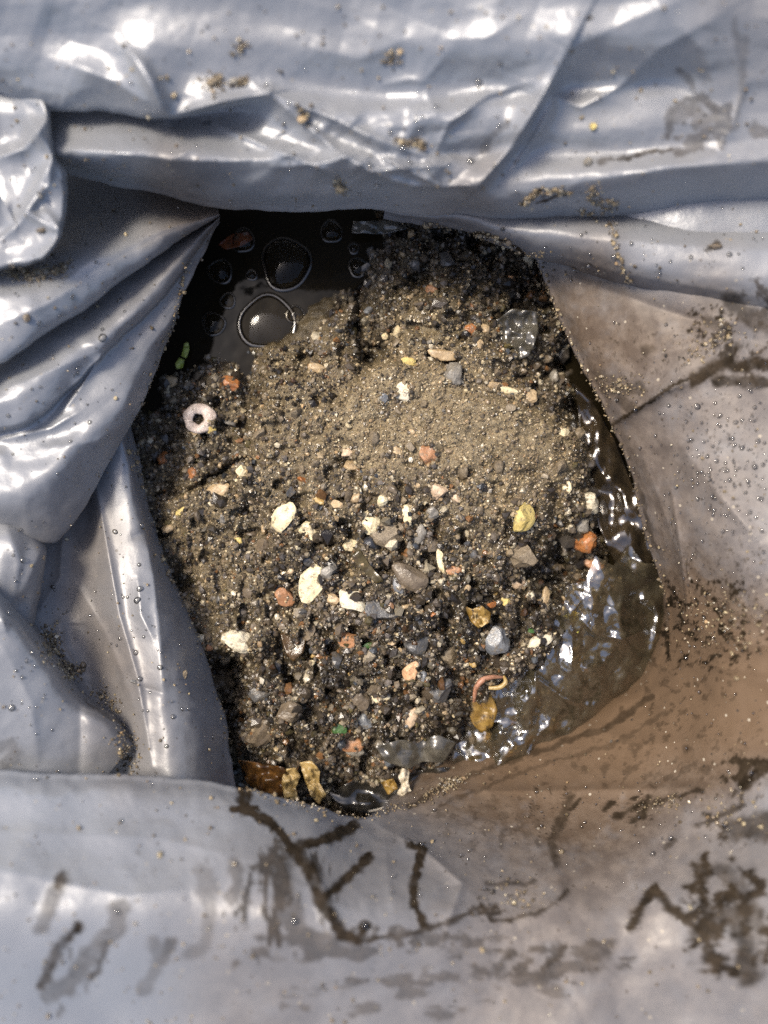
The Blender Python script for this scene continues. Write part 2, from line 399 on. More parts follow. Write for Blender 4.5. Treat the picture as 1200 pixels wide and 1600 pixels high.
# ---- sheet A: the whole upper lip, one film from side to side
ua = [-90, 0, 82, 170, 265, 340, 420, 500, 600, 690, 770, 860, 960, 1080, 1200, 1300]
def tab(keys, us=ua):
    k = np.array(keys, float); return np.interp(us, k[:, 0], k[:, 1])
rowsA = []
edge_v = tab([(-90,296),(82,268),(170,288),(265,308),(340,324),(420,327),(600,331),(700,338),(770,343),(860,343),(960,338),(1080,328),(1300,314)])
def rowA(v, z): rowsA.append(np.stack([np.array(ua, float), v, z], -1))
zl = tab([(-90,-22),(0,-20),(82,-6),(130,0),(1300,0)])            # left end tucks below the corner flap
rowA(edge_v-70, tab([(-90,-30),(1300,-30)]))
rowA(edge_v-14, tab([(-90,4),(1300,4)])+zl)
rowA(edge_v, tab([(-90,27),(600,25),(770,28),(1300,40)])+zl)
rowA(edge_v-10, tab([(-90,38),(600,35),(770,38),(1300,50)])+zl)
rowA(tab([(-90,275),(82,252),(265,280),(420,297),(600,300),(700,305),(770,318),(860,312),(1000,300),(1300,275)]), tab([(-90,52),(600,50),(770,50),(1300,61)])+zl)
rowA(tab([(-90,236),(82,238),(265,247),(420,255),(600,268),(700,270),(770,288),(860,280),(1000,268),(1300,240)]), tab([(-90,64),(600,63),(770,58),(860,60),(1300,70)])+zl)
rowA(tab([(-90,200),(82,205),(265,214),(420,215),(600,238),(770,240),(1000,235),(1300,205)]), tab([(-90,60),(340,60),(600,66),(770,58),(960,61),(1300,70)])+zl)
rowA(tab([(-90,130),(82,158),(265,170),(340,165),(420,178),(600,210),(770,205),(1000,200),(1300,170)]), tab([(-90,48),(265,50),(340,55),(420,64),(600,70),(770,66),(900,66),(1300,70)]))
rowA(tab([(-90,136),(0,149),(82,170),(265,184),(340,168),(420,150),(600,185),(770,170),(1000,160),(1300,135)]), tab([(-90,58),(265,62),(340,66),(420,68),(600,72),(900,68),(1300,72)]))
rowA(tab([(-90,110),(0,125),(82,143),(265,155),(340,140),(420,125),(600,140),(1000,125),(1300,105)]), tab([(-90,70),(420,71),(900,68),(1300,78)]))
rowA(tab([(-90,60),(420,75),(1300,65)]), tab([(-90,79),(420,77),(1300,84)]))
rowA(tab([(-90,0),(1300,0)]), tab([(-90,86),(420,82),(1300,90)]))
rowA(tab([(-90,-110),(1300,-110)]), tab([(-90,96),(1300,99)]))
def detA(u, v):
    z = 5.0*(fbm(u/260, v/150, 1, 2)-.5) + .7*(fbm(u/85, v/60, 2, 2)-.5) + .9*crumple(u, v, 3, 110)
    cm = sstep(330, 430, u)*sstep(800, 700, u)*sstep(140, 190, v)*sstep(325, 290, v)
    z += cm*(1.5*crumple(u, v, 5, 75) + .5*crumple(u, v, 8, 34))
    for c in [([(742,296),(800,230),(850,146),(890,74)],9,46,10,8,16,62), ([(890,74),(960,42),(1080,-8),(1150,-50)],2.2,40,36,0),
              ([(864,150),(908,168),(965,138),(1030,78),(1130,20)],2,46,16,3,18,70), ([(864,152),(846,195),(800,268)],3.5,10,14,4,8,40),
              ([(265,182),(340,160),(420,146)],6,16,9,3,9,30),([(420,146),(470,188),(530,240),(585,270),(645,288)],6,14,20),([(420,146),(520,185),(600,222),(680,250)],4.5,16,11),
              ([(262,182),(235,130),(200,78)],5,24,18),([(262,182),(180,128),(110,100)],3.5,25,25),([(200,78),(225,100),(262,178)],2.2,8,14),
              ([(345,198),(420,230),(500,262),(525,276)],4,14,9),([(268,249),(310,228)],1.4,8,8),([(90,232),(190,240),(270,250),(350,252),(430,248)],3.2,22,14),
              ([(600,246),(640,268),(690,292)],4,10,9),([(690,292),(664,250)],3,10,8),([(690,292),(742,288)],3.4,8,8),([(585,275),(640,290),(690,292)],3.5,8,8),([(545,290),(580,268),(640,262),(700,258)],3,9,9),([(430,262),(520,252),(560,240)],3,10,9),
              ([(540,278),(580,240)],1.8,8,8),([(600,132),(640,124),(665,128)],1.6,12,14),([(678,242),(702,192),(760,150),(830,128)],2.6,18,18,3,10,40),([(700,80),(660,130),(690,200)],1.2,20,20),
              ([(560,180),(545,200),(620,240)],2.2,10,12),([(830,15),(760,60),(700,60)],1.4,22,22),([(480,75),(560,92),(640,60)],1.6,26,26),
              ([(1000,-20),(1100,80),(1140,200),(1120,240)],2,30,30),([(900,285),(1050,262),(1220,250)],2.0,16,18),([(1140,60),(1165,130),(1140,210)],1.5,10,14)]:
        z += crease(u, v, *c)
    return z
sheet('upper_lip', rowsA, 300, 620, detA, bag, 'crumpled pale grey upper lip with sharp bright creases', (.06, .22), 'top')

# ---- sheet C: second roll under the right half of the lip
uc = [600, 660, 720, 780, 850, 920, 1000, 1100, 1200, 1300]
ec = tab([(600,343),(660,350),(720,362),(780,381),(850,407),(920,428),(1000,452),(1100,478),(1200,506),(1300,530)], uc)
rowsC = []
def rowC(v, z): rowsC.append(np.stack([np.array(uc, float), v, z], -1))
rowC(ec-120, tab([(600,-20),(1300,-10)], uc)); rowC(ec-22, tab([(600,4),(1300,14)], uc)); rowC(ec, tab([(600,14),(850,18),(1300,34)], uc))
rowC(ec-8, tab([(600,22),(850,28),(1300,44)], uc))
rowC(ec*.72+.28*tab([(600,300),(1300,300)], uc), tab([(600,28),(850,37),(1300,54)], uc))
rowC(ec*.4+.6*tab([(600,310),(1300,310)], uc), tab([(600,26),(850,38),(1300,54)], uc))
rowC(ec*.12+.88*tab([(600,310),(1300,310)], uc), tab([(600,20),(850,30),(1300,46)], uc))
rowC(tab([(600,270),(1300,250)], uc), tab([(600,8),(850,20),(1300,36)], uc))
def detC(u, v):
    z = 3*(fbm(u/200, v/70, 41, 3)-.5)
    for c in [([(860,400),(1000,432),(1210,470)],1.8,18,14),([(700,350),(900,372),(1200,392)],1.5,30,30),([(980,430),(940,330)],1.2,20,20)]: z += crease(u, v, *c)
    return z
sheet('tucked_fold', rowsC, 110, 330, detC, bag, 'smooth grey fold tucked under the right of the lip', (.1, .3), 'top')

# ---- corner flap at the upper left
fl = []
for off, z in ((-46, 8), (-8, 36), (0, 54), (-4, 59.5), (-14, 61), (-52, 59), (-100, 58), (-180, 64)):
    row = [(70, 120), (80, 172), (86, 238), (101, 266), (105, 305), (98, 365), (78, 400), (52, 414), (0, 424), (-60, 436)]
    nr = [(.9, -.4), (1, -.1), (1, 0), (1, -.1), (1, .1), (.9, .4), (.6, .8), (.3, 1), (.1, 1), (.1, 1)]
    r2 = []
    for (a, b), (nx, ny) in zip(row, nr):
        lim = -off if -off < 46 else -off
        r2.append((a-nx*lim, b-ny*lim*(.62), z + (4 if b < 200 else 0)))
    fl.append(r2)
def detH(u, v):
    z = 3*(fbm(u/70, v/90, 51, 3)-.5) + 1.1*crumple(u, v, 53, 70)
    for c in [([(84,240),(60,300),(40,330),(95,365)],4,9,14),([(82,175),(40,230),(-10,250)],5,24,12,4,9,50),([(60,408),(98,365),(70,330)],3.2,8,10),([(40,180),(84,240)],3,12,12),([(84,240),(75,290),(20,360),(-10,380)],3,16,10)]: z += crease(u, v, *c)
    return z
sheet('corner_flap', fl, 110, 160, detH, bag, 'small creased grey flap at the upper left corner', (.1, .3), 'top')

# ---- sheet D: the fan of folds on the left
def row7(p, n=9): return polyres(p, n)
D_rows = [
 [(-90,300,0),(100,262,-8),(200,258,-8),(290,290,0),(336,318,8)],
 [(-90,395,30),(60,376,22),(130,340,12),(230,308,9),(338,328,17)],
 [(-90,440,52),(50,434,50),(140,392,42),(240,352,33),(339,333,23)],
 [(-90,510,58),(50,478,54),(150,425,46),(250,368,36),(340,335,24)],
 [(-90,606,56),(30,540,53),(133,472,45),(240,394,35),(340,336,23)],
 [(-90,622,50),(30,552,47),(134,481,39),(241,401,30),(340,337,20)],
 [(-90,596,36),(30,530,34),(130,466,28),(238,390,20),(340,337,14)],
 [(-90,622,44),(40,572,42),(150,505,35),(246,420,26),(341,338,19)],
 [(-90,660,50),(40,612,47),(165,528,38),(256,434,28),(341,339,19)],
 [(-90,690,46),(60,648,43),(172,546,34),(262,450,25),(341,340,17)],
 [(-90,706,38),(60,664,36),(170,556,30),(264,456,21),(341,341,14)],
 [(-90,735,42),(60,712,39),(190,600,30),(268,476,20),(341,342,13)],
 [(-90,780,46),(50,768,42),(200,630,28),(272,490,18),(341,343,11)],
 [(-90,805,40),(20,815,34),(66,846,28),(138,765,23),(190,682,20),(212,652,19),(234,605,17),(272,495,11),(291,410,8),(341,345,6)],
 [(-90,812,36),(10,822,28),(72,858,20),(143,767,15),(193,684,12),(214,657,10),(236,609,10),(274,500,5),(292,413,3),(341,347,2)],
 [(-90,800,10),(10,805,5),(55,830,0),(120,755,-8),(172,680,-14),(198,650,-16),(220,602,-16),(262,495,-20),(282,408,-24),(336,344,-26)],
 [(-90,760,-30),(10,740,-40),(40,760,-45),(90,700,-45),(140,640,-45),(170,600,-45),(200,560,-45),(240,480,-45),(265,400,-45),(330,340,-45)]]
def detD(u, v):
    z = 3.5*(fbm(u/150+v/220, v/90-u/160, 61, 3)-.5) + .6*(fbm(u/45, v/45, 63, 2)-.5) + .55*crumple(u, v, 65, 100)
    for c in [([(0,610),(90,575),(160,545)],1.5,22,18),([(163,547),(130,600),(100,640)],2.4,16,10,3,9,40),([(-10,690),(80,670),(130,640)],2.0,20,16,2,10,40),([(0,450),(60,440),(110,425)],-2.5,12,12),
              ([(0,505),(70,478),(130,440)],1.2,18,12),([(200,655),(150,690),(70,700)],1.4,16,14),([(95,360),(200,330),(320,330)],1.5,14,20),([(270,500),(215,650),(143,765)],.8,10,6)]: z += crease(u, v, *c)
    return z
sheet('side_pleats', [row7(r) for r in D_rows][::-1], 330, 170, detD, bag, 'fan of smooth grey pleats on the left', (.06, .16), 'top')

# ---- sheet E: inner wall at the lower left
E_rows = [
 [(150,560,-45),(215,780,-50),(300,1000,-50),(330,1240,-50)],
 [(190,620,-30),(225,790,-30),(268,920,-30),(318,1060,-30),(340,1260,-30)],
 [(200,640,-6),(238,800,-12),(263,890,-12),(300,970,-12),(332,1048,-10),(356,1150,-6),(374,1260,-2)],
 [(194,640,2),(230,800,-2),(256,890,-2),(292,970,-2),(324,1048,0),(347,1150,4),(364,1260,6)],
 [(184,640,8),(212,790,10),(236,890,13),(262,970,15),(290,1050,17),(312,1150,21),(325,1260,25)],
 [(168,640,9),(185,780,12),(208,890,17),(230,970,21),(250,1050,25),(270,1150,30),(280,1260,35)],
 [(146,640,7),(155,770,9.5),(172,880,14),(190,970,18),(212,1050,22),(232,1150,27),(240,1260,32)],
 [(120,640,3),(125,770,4),(135,880,7),(150,970,10),(170,1050,13),(188,1150,19),(200,1260,24)],
 [(80,640,12),(80,770,7),(88,880,7),(98,970,9),(125,1050,11),(140,1150,16),(150,1260,20)],
 [(20,640,18),(20,770,14),(25,880,14),(32,970,15),(60,1050,18),(80,1150,22),(90,1260,26)]]
def detE(u, v):
    z = 2.2*(fbm(u/70, v/160, 71, 3)-.5) + .6*(fbm(u/30, v/50, 73, 2)-.5)
    for c in [([(145,740),(168,860),(186,960),(215,1060),(238,1200)],3.4,8,16),([(192,690),(222,800),(240,900),(250,1000),(255,1080)],2.6,14,12),([(205,840),(228,832)],-1.2,6,6),([(222,1074),(258,1084)],-1.2,6,6),
              ([(125,920),(165,990),(195,1060),(212,1110)],2.0,10,14),([(60,990),(95,975),(95,1010),(130,1060)],2.0,9,14),([(100,800),(95,900),(60,960)],1.5,12,12),([(215,900),(220,960),(240,1000)],1.5,9,9)]: z += crease(u, v, *c)
    return z
sheet('inner_wall', [polyres(r, 9) for r in E_rows], 170, 260, detE, bag, 'inner wall with two bright vertical highlights at the lower left', (.1, .28))

# ---- sheets F: two folds at the far left
F1 = [[(-90,770,30),(20,790,28),(60,830,22)], [(-90,850,38),(20,845,36),(66,862,28)], [(-90,900,40),(10,900,38),(60,905,28)], [(-90,940,38),(5,945,36),(50,965,26)], [(-90,1010,34),(0,1000,32),(40,1000,24)]]
F1 = np.array([np.vstack([polyres(r, 6), [[r[-1][0]+4, r[-1][1], r[-1][2]-8], [r[-1][0]-10, r[-1][1]+2, r[-1][2]-30]]]) for r in F1])
def detF(u, v): return 2.5*(fbm(u/60, v/80, 81, 3)-.5) + crease(u, v, [(10,820),(30,880),(20,940)], 2, 14, 14) + crease(u, v, [(60,870),(30,930)], 1.5, 10, 10)
sheet('back_pleat', F1, 70, 60, detF, bag)
F2 = [[(-90,850,50),(0,928,44),(43,982,41),(68,1027,39),(102,1070,36),(130,1100,33),(180,1128,28),(215,1160,22)]]
F2b = []
for dn, dz in ((-26, -40), (-5, -10), (0, -3), (7, 2), (22, 6), (60, 9), (130, 13), (240, 18)):
    F2b.append([(a-dn*.72, b+dn*.72, z+dz) for a, b, z in F2[0]])
def detF2(u, v):
    z = 2.6*(fbm(u/80, v/90, 85, 3)-.5) + crease(u, v, [(125,1095),(126,1150),(124,1215)], -2.2, 9, 30) + crease(u, v, [(0,1000),(50,1100),(60,1200)], 1.6, 26, 26) + crease(u, v, [(0,960),(10,990)], 2, 10, 10)
    return z
sheet('front_pleat', [polyres(r, 10) for r in F2b], 130, 130, detF2, bag, None, (.1, .35))

# ---- sheet G: right wall and the whole lower lip, one film round the lower half of the mouth
inner = [(815,330,6),(838,408,4),(882,520,5),(942,640,6),(986,745,4),(1012,850,0),(1036,930,-6),(1040,995,-14),(1002,1075,-22),(940,1125,-22),(860,1158,-22),(770,1185,-20),(700,1216,-12),(640,1254,0),(566,1274,16),(470,1254,32),(370,1227,40),(240,1211,45),(110,1206,50),(0,1203,54),(-120,1198,58)]
outer = [(1320,250,50),(1330,330,50),(1330,470,46),(1330,610,48),(1330,740,52),(1330,850,58),(1330,930,60),(1330,1010,62),(1330,1200,70),(1330,1500,84),(1150,1720,76),(960,1720,76),(820,1720,74),(690,1720,72),(570,1720,70),(460,1720,70),(360,1720,70),(240,1720,70),(110,1720,72),(0,1720,74),(-120,1720,74)]
prof = [(.10,-60,0),(.05,-32,0),(.012,-9,0),(0,0,0),(.02,3.5,.0),(.06,6.5,.08),(.14,7,.24),(.28,7,.48),(.44,6,.68),(.62,3,.84),(.8,1,.94),(1,0,1)]
wallp = [(-.20,-45,0),(-.10,-20,0),(-.03,-6,0),(0,0,0),(.03,5,0),(.08,14,.0),(.16,26,.02),(.25,36,.04),(.36,42,.12),(.55,30,.4),(.78,12,.74),(1,0,1)]
soft = [0,0,0,0,0,.1,.4,.8,1,1,1,1,1,.85,.25,0,0,0,0,0,0]     # where the film runs smoothly down to the grit instead of rolling over
netG = []
for r in range(len(prof)):
    row = []
    for (iu, iv, iz), (ou, ov, oz), sf in zip(inner, outer, soft):
        t = prof[r][0]*(1-sf) + wallp[r][0]*sf; dz = prof[r][1]*(1-sf) + wallp[r][1]*sf; zz = prof[r][2]*(1-sf)+wallp[r][2]*sf
        row.append((iu+(ou-iu)*t, iv+(ov-iv)*t, iz+(oz-iz)*zz+dz))
    netG.append(row)
def detG(u, v):
    lo = sstep(1150, 1250, v)
    z = 5*(fbm(u/230, v/170, 91, 2)-.5) + .7*(fbm(u/70, v/70, 92, 2)-.5) + 14*np.exp(-((v-1430)/130)**2)*lo + .35*crumple(u, v, 12, 120)
    for c in [([(955,668),(1000,635),(1040,610),(1095,590)],3.0,14,12,2,8,40),([(1048,760),(1062,850),(1075,950),(1050,1000)],2.5,14,10,3,8,45),([(1000,700),(1060,860),(1074,930)],1.6,10,10),([(1060,690),(1120,770),(1190,850)],2.5,26,20),
              ([(700,1236),(800,1236),(950,1234),(1220,1230)],2.4,12,16),([(905,1128),(1000,1165),(1200,1150)],2.2,20,18),([(595,1292),(660,1325),(722,1380),(700,1440)],3.2,16,12),([(1060,960),(1130,1000),(1210,1010)],2.6,20,16),
              ([(1000,1090),(1080,1040),(1200,1050)],2,18,16),([(0,1360),(200,1400),(300,1390)],2.2,40,34),([(0,1300),(250,1310),(420,1350)],1.5,50,40),([(860,1330),(880,1400),(800,1440)],2.2,26,26),([(1000,1330),(990,1450)],2,30,30),
              ([(975,1340),(985,1375)],1.2,5,5),([(480,1340),(510,1400),(520,1460)],1.8,14,14),([(600,1290),(605,1360),(612,1420)],1.2,22,22),([(1180,480),(1080,540),(1000,560)],2,26,22),([(850,420),(1000,470),(1200,540)],-2.5,16,30)]: z += crease(u, v, *c)
    return z
sheet('lower_lip', netG, 300, 760, detG, bag, 'lower lip and brown silted right wall with mud rivulets', (.12, .32))
# bottom of the bag under everything
gu, gv = np.meshgrid(np.linspace(60, 1150, 60), np.linspace(230, 1330, 60))
gz = -48 + 4*(fbm(gu/90, gv/90, 99)-.5)
me = make_mesh('bag_base', P(gu, gv, gz).reshape(-1, 3), grid_faces(60, 60)[:, ::-1]); fattr(me, 'mud', np.full(3600, .9)); fattr(me, 'brown', np.ones(3600))
obj('bag_base', me, BAG, bag)

# the ground the bag stands on
gx, gy = np.meshgrid(np.linspace(-3, 3, 30), np.linspace(-3, 3, 30))
_t = NT('asphalt'); _n = _t.noise(60, 6, .7)
ASPH = _t.done(_t.pbr(_t.mix(_n, (.06, .06, .06), (.15, .145, .135)), .85, .3, _t.bump(_t.noise(300, 4, .6), .5, .003)))
tag(obj('ground', make_mesh('ground', np.stack([gx, gy, gx*0-.075], -1).reshape(-1, 3), grid_faces(30, 30)), ASPH), None, None, None, 'structure')

# height of the visible film, for laying drops and sand on it
CELL = 4
ZW, ZH = 300, 400
zmap = np.full((ZH, ZW), -99.0)
for u, v, z in SHEETS:
    i = np.clip((v/CELL).astype(int), -1, ZH); j = np.clip((u/CELL).astype(int), -1, ZW)
    ok = (u >= 0) & (v >= 0) & (i < ZH) & (j < ZW)
    np.maximum.at(zmap, (i[ok], j[ok]), z[ok])
def film_z(u, v):
    i = np.clip((np.asarray(v)/CELL).astype(int), 0, ZH-1); j = np.clip((np.asarray(u)/CELL).astype(int), 0, ZW-1)
    return zmap[i, j]

# ================================================================= THE GRIT HEAP
# anchors: u, v, height mm, sandiness 0..1, darkness 0..1
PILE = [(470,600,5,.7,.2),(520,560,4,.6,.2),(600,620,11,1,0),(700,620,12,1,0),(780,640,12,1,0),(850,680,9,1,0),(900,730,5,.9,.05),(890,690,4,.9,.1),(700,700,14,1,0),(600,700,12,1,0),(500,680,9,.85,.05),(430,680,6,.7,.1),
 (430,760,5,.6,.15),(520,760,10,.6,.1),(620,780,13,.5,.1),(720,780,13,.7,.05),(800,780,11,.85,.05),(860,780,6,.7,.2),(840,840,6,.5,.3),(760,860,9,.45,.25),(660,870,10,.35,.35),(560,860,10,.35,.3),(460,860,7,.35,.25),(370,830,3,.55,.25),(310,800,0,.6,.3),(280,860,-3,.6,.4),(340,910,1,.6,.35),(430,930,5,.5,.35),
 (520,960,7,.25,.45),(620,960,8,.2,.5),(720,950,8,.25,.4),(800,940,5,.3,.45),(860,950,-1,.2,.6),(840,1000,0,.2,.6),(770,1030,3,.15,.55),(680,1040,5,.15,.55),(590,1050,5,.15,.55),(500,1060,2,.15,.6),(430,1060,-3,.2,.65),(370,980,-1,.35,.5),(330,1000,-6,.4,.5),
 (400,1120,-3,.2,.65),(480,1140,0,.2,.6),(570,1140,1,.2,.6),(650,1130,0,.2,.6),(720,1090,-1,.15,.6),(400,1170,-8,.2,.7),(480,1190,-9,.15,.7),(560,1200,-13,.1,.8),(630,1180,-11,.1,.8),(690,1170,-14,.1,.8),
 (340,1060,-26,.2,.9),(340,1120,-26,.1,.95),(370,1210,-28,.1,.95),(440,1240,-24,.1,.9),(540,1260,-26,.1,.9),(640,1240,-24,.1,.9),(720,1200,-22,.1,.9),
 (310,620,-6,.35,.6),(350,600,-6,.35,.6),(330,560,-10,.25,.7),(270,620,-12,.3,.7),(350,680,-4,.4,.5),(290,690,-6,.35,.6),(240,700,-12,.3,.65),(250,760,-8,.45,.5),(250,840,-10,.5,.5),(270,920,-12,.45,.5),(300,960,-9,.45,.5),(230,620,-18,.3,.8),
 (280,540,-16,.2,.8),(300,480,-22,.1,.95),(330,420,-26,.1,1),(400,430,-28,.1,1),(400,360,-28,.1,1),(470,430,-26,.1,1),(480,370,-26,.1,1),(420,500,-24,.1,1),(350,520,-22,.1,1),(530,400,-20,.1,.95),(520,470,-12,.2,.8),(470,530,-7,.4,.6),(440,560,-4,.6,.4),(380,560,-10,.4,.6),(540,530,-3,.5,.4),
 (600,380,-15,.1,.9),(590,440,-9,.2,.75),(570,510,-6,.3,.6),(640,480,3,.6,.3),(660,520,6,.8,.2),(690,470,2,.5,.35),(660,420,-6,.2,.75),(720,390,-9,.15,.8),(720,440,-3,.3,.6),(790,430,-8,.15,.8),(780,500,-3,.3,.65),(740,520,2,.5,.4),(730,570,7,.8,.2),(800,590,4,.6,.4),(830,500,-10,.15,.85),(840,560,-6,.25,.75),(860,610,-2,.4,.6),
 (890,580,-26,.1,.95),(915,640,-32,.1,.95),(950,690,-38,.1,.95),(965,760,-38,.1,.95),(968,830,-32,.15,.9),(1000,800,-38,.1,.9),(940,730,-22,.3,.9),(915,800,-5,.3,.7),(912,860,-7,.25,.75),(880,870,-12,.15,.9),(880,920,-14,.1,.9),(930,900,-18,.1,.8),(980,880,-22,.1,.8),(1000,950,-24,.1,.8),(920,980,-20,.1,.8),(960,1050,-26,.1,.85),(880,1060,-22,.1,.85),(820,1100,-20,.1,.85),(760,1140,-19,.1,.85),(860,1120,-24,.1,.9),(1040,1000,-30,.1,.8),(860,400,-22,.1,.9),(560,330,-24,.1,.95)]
CRACKS = [([(245,775),(300,765),(335,745),(365,722),(385,716)],9,4.5),([(395,560),(388,620),(385,690)],5,7),([(556,430),(562,500),(566,545),(580,568)],10,7),([(560,560),(590,568)],8,7),([(672,556),(700,566),(716,566)],9,5),
 ([(870,770),(862,800),(872,850),(880,890)],10,8),([(330,1040),(380,1035),(420,1030)],9,7),([(430,985),(440,1030),(455,1060)],9,7),([(450,1030),(470,1050)],9,8),([(575,835),(592,856)],9,7),([(720,1125),(735,1165)],9,6),([(545,445),(545,400)],6,8),
 ([(620,490),(610,540)],4,5),([(760,430),(730,470),(735,520)],5,6),([(800,470),(790,520),(800,560)],5,5),([(470,1060),(520,1085),(560,1075)],5,6),([(610,1085),(660,1075)],5,5),([(520,1110),(545,1170)],6,5),([(690,960),(700,1000)],5,5),([(640,885),(668,915)],4,5),([(520,880),(500,900)],4,4),([(480,985),(560,990)],4,5),([(590,1000),(640,1010),(700,1020)],5,5)]

def pile_z(u, v, fine=True):
    z, s, dk = kern(u, v, PILE, 22); z = z*1.3
    coarse = 1-s
    wu = u+14*(fbm(u/40, v/40, 201)-.5); wv = v+14*(fbm(u/40, v/40, 203)-.5)
    f1, f2 = worley(wu/62, wv/62, 211); z = z + (1.4+4.4*coarse)*(.5-f1)*1.2
    f1, f2 = worley(wu/27, wv/27, 213); z = z + (1.7+2.6*coarse)*(.45-f1)*1.2
    z = z + 4.0*(fbm(u/90, v/90, 205, 3)-.5)
    z = z - (1+8*coarse)*sstep(.62, .80, vnoise(wu/19, wv/19, 223)) - 5*coarse*sstep(.64, .8, vnoise(wu/44, wv/44, 227))
    if fine:
        f1, f2 = worley(wu/11, wv/11, 217); z = z + (.35+1.3*coarse)*(.45-f1)
        z = z + (.9+.5*coarse)*(fbm(u/9, v/9, 219, 3)-.5)
    for pts, dep, wd in CRACKS:
        xs = [p[0] for p in pts]; ys = [p[1] for p in pts]; g = 4*wd+10
        sel = (u > min(xs)-g) & (u < max(xs)+g) & (v > min(ys)-g) & (v < max(ys)+g)
        if sel.any():
            d, _, t = polydist(wu[sel], wv[sel], pts)
            z[sel] -= dep*np.exp(-(d/wd)**2)*(.5+.5*np.sqrt(np.sin(np.pi*np.clip(t, .03, .97))))
    return z, s, dk

GRIT = mat_grit('wet_grit')
def srgb(r, g, b): return tuple(((c/255)/12.92 if c/255 < .04045 else ((c/255+.055)/1.055)**2.4) for c in (r, g, b))
nu, nv = 430, 480
gu, gv = np.meshgrid(np.linspace(185, 1075, nu), np.linspace(318, 1300, nv))
gz, gs, gd = pile_z(gu, gv)
me = make_mesh('grit', P(gu, gv, gz).reshape(-1, 3), grid_faces(nv, nu)[:, ::-1])
q = fbm(gu/14, gv/14, 231, 4)[..., None]
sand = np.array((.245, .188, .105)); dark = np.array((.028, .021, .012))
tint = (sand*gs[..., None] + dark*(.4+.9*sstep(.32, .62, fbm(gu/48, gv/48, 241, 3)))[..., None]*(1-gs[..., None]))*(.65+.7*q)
cattr(me, 'tint', tint.reshape(-1, 3))
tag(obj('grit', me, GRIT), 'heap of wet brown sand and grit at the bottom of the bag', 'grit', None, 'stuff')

# loose grains on the heap
PHI = (1+5**.5)/2
ICO_V = np.array([(-1,PHI,0),(1,PHI,0),(-1,-PHI,0),(1,-PHI,0),(0,-1,PHI),(0,1,PHI),(0,-1,-PHI),(0,1,-PHI),(PHI,0,-1),(PHI,0,1),(-PHI,0,-1),(-PHI,0,1)])/math.hypot(1, PHI)
ICO_F = np.array([(0,11,5),(0,5,1),(0,1,7),(0,7,10),(0,10,11),(1,5,9),(5,11,4),(11,10,2),(10,7,6),(7,1,8),(3,9,4),(3,4,2),(3,2,6),(3,6,8),(3,8,9),(4,9,5),(2,4,11),(6,2,10),(8,6,7),(9,8,1)])
OCT_V = np.array([(1,0,0),(-1,0,0),(0,1,0),(0,-1,0),(0,0,1),(0,0,-1)], float)
OCT_F = np.array([(0,2,4),(2,1,4),(1,3,4),(3,0,4),(2,0,5),(1,2,5),(3,1,5),(0,3,5)])
def rotmats(n):
    q = rng.normal(size=(n, 4)); q /= np.linalg.norm(q, axis=1)[:, None]; w_, x, y, z = q.T
    return np.stack([1-2*(y*y+z*z), 2*(x*y-z*w_), 2*(x*z+y*w_), 2*(x*y+z*w_), 1-2*(x*x+z*z), 2*(y*z-x*w_), 2*(x*z-y*w_), 2*(y*z+x*w_), 1-2*(x*x+y*y)], -1).reshape(n, 3, 3)
def grains(name, pos, rad, tint, mat, base=(ICO_V, ICO_F), jag=.28, smooth=False, label=None, cat=None):
    n = len(pos); V, F = base; k = len(V)
    sh = V[None]*(1+jag*rng.uniform(-1, 1, (n, k, 1)))*rng.uniform(.6, 1.15, (n, 1, 3))
    co = np.einsum('nij,nkj->nki', rotmats(n), sh)*rad[:, None, None] + pos[:, None]
    fc = F[None] + (np.arange(n)*k)[:, None, None]
    me = make_mesh(name, co.reshape(-1, 3), fc.reshape(-1, 3), smooth)
    cattr(me, 'tint', np.repeat(tint, k, 0))
    return tag(obj(name, me, mat), label, cat, None, 'stuff')

def grain_mat(name, rough):
    t = NT(name); col = t.attr('tint').outputs['Color']; n = t.noise(1500, 3, .6)
    c = t.mix(t.ramp(n, .35, .65), t.mix(.35, col, (.03, .024, .018)), col)
    return t.done(t.pbr(c, rough, .45, t.bump(n, .4, .0004)))
GRAIN = grain_mat('wet_grain', .17)

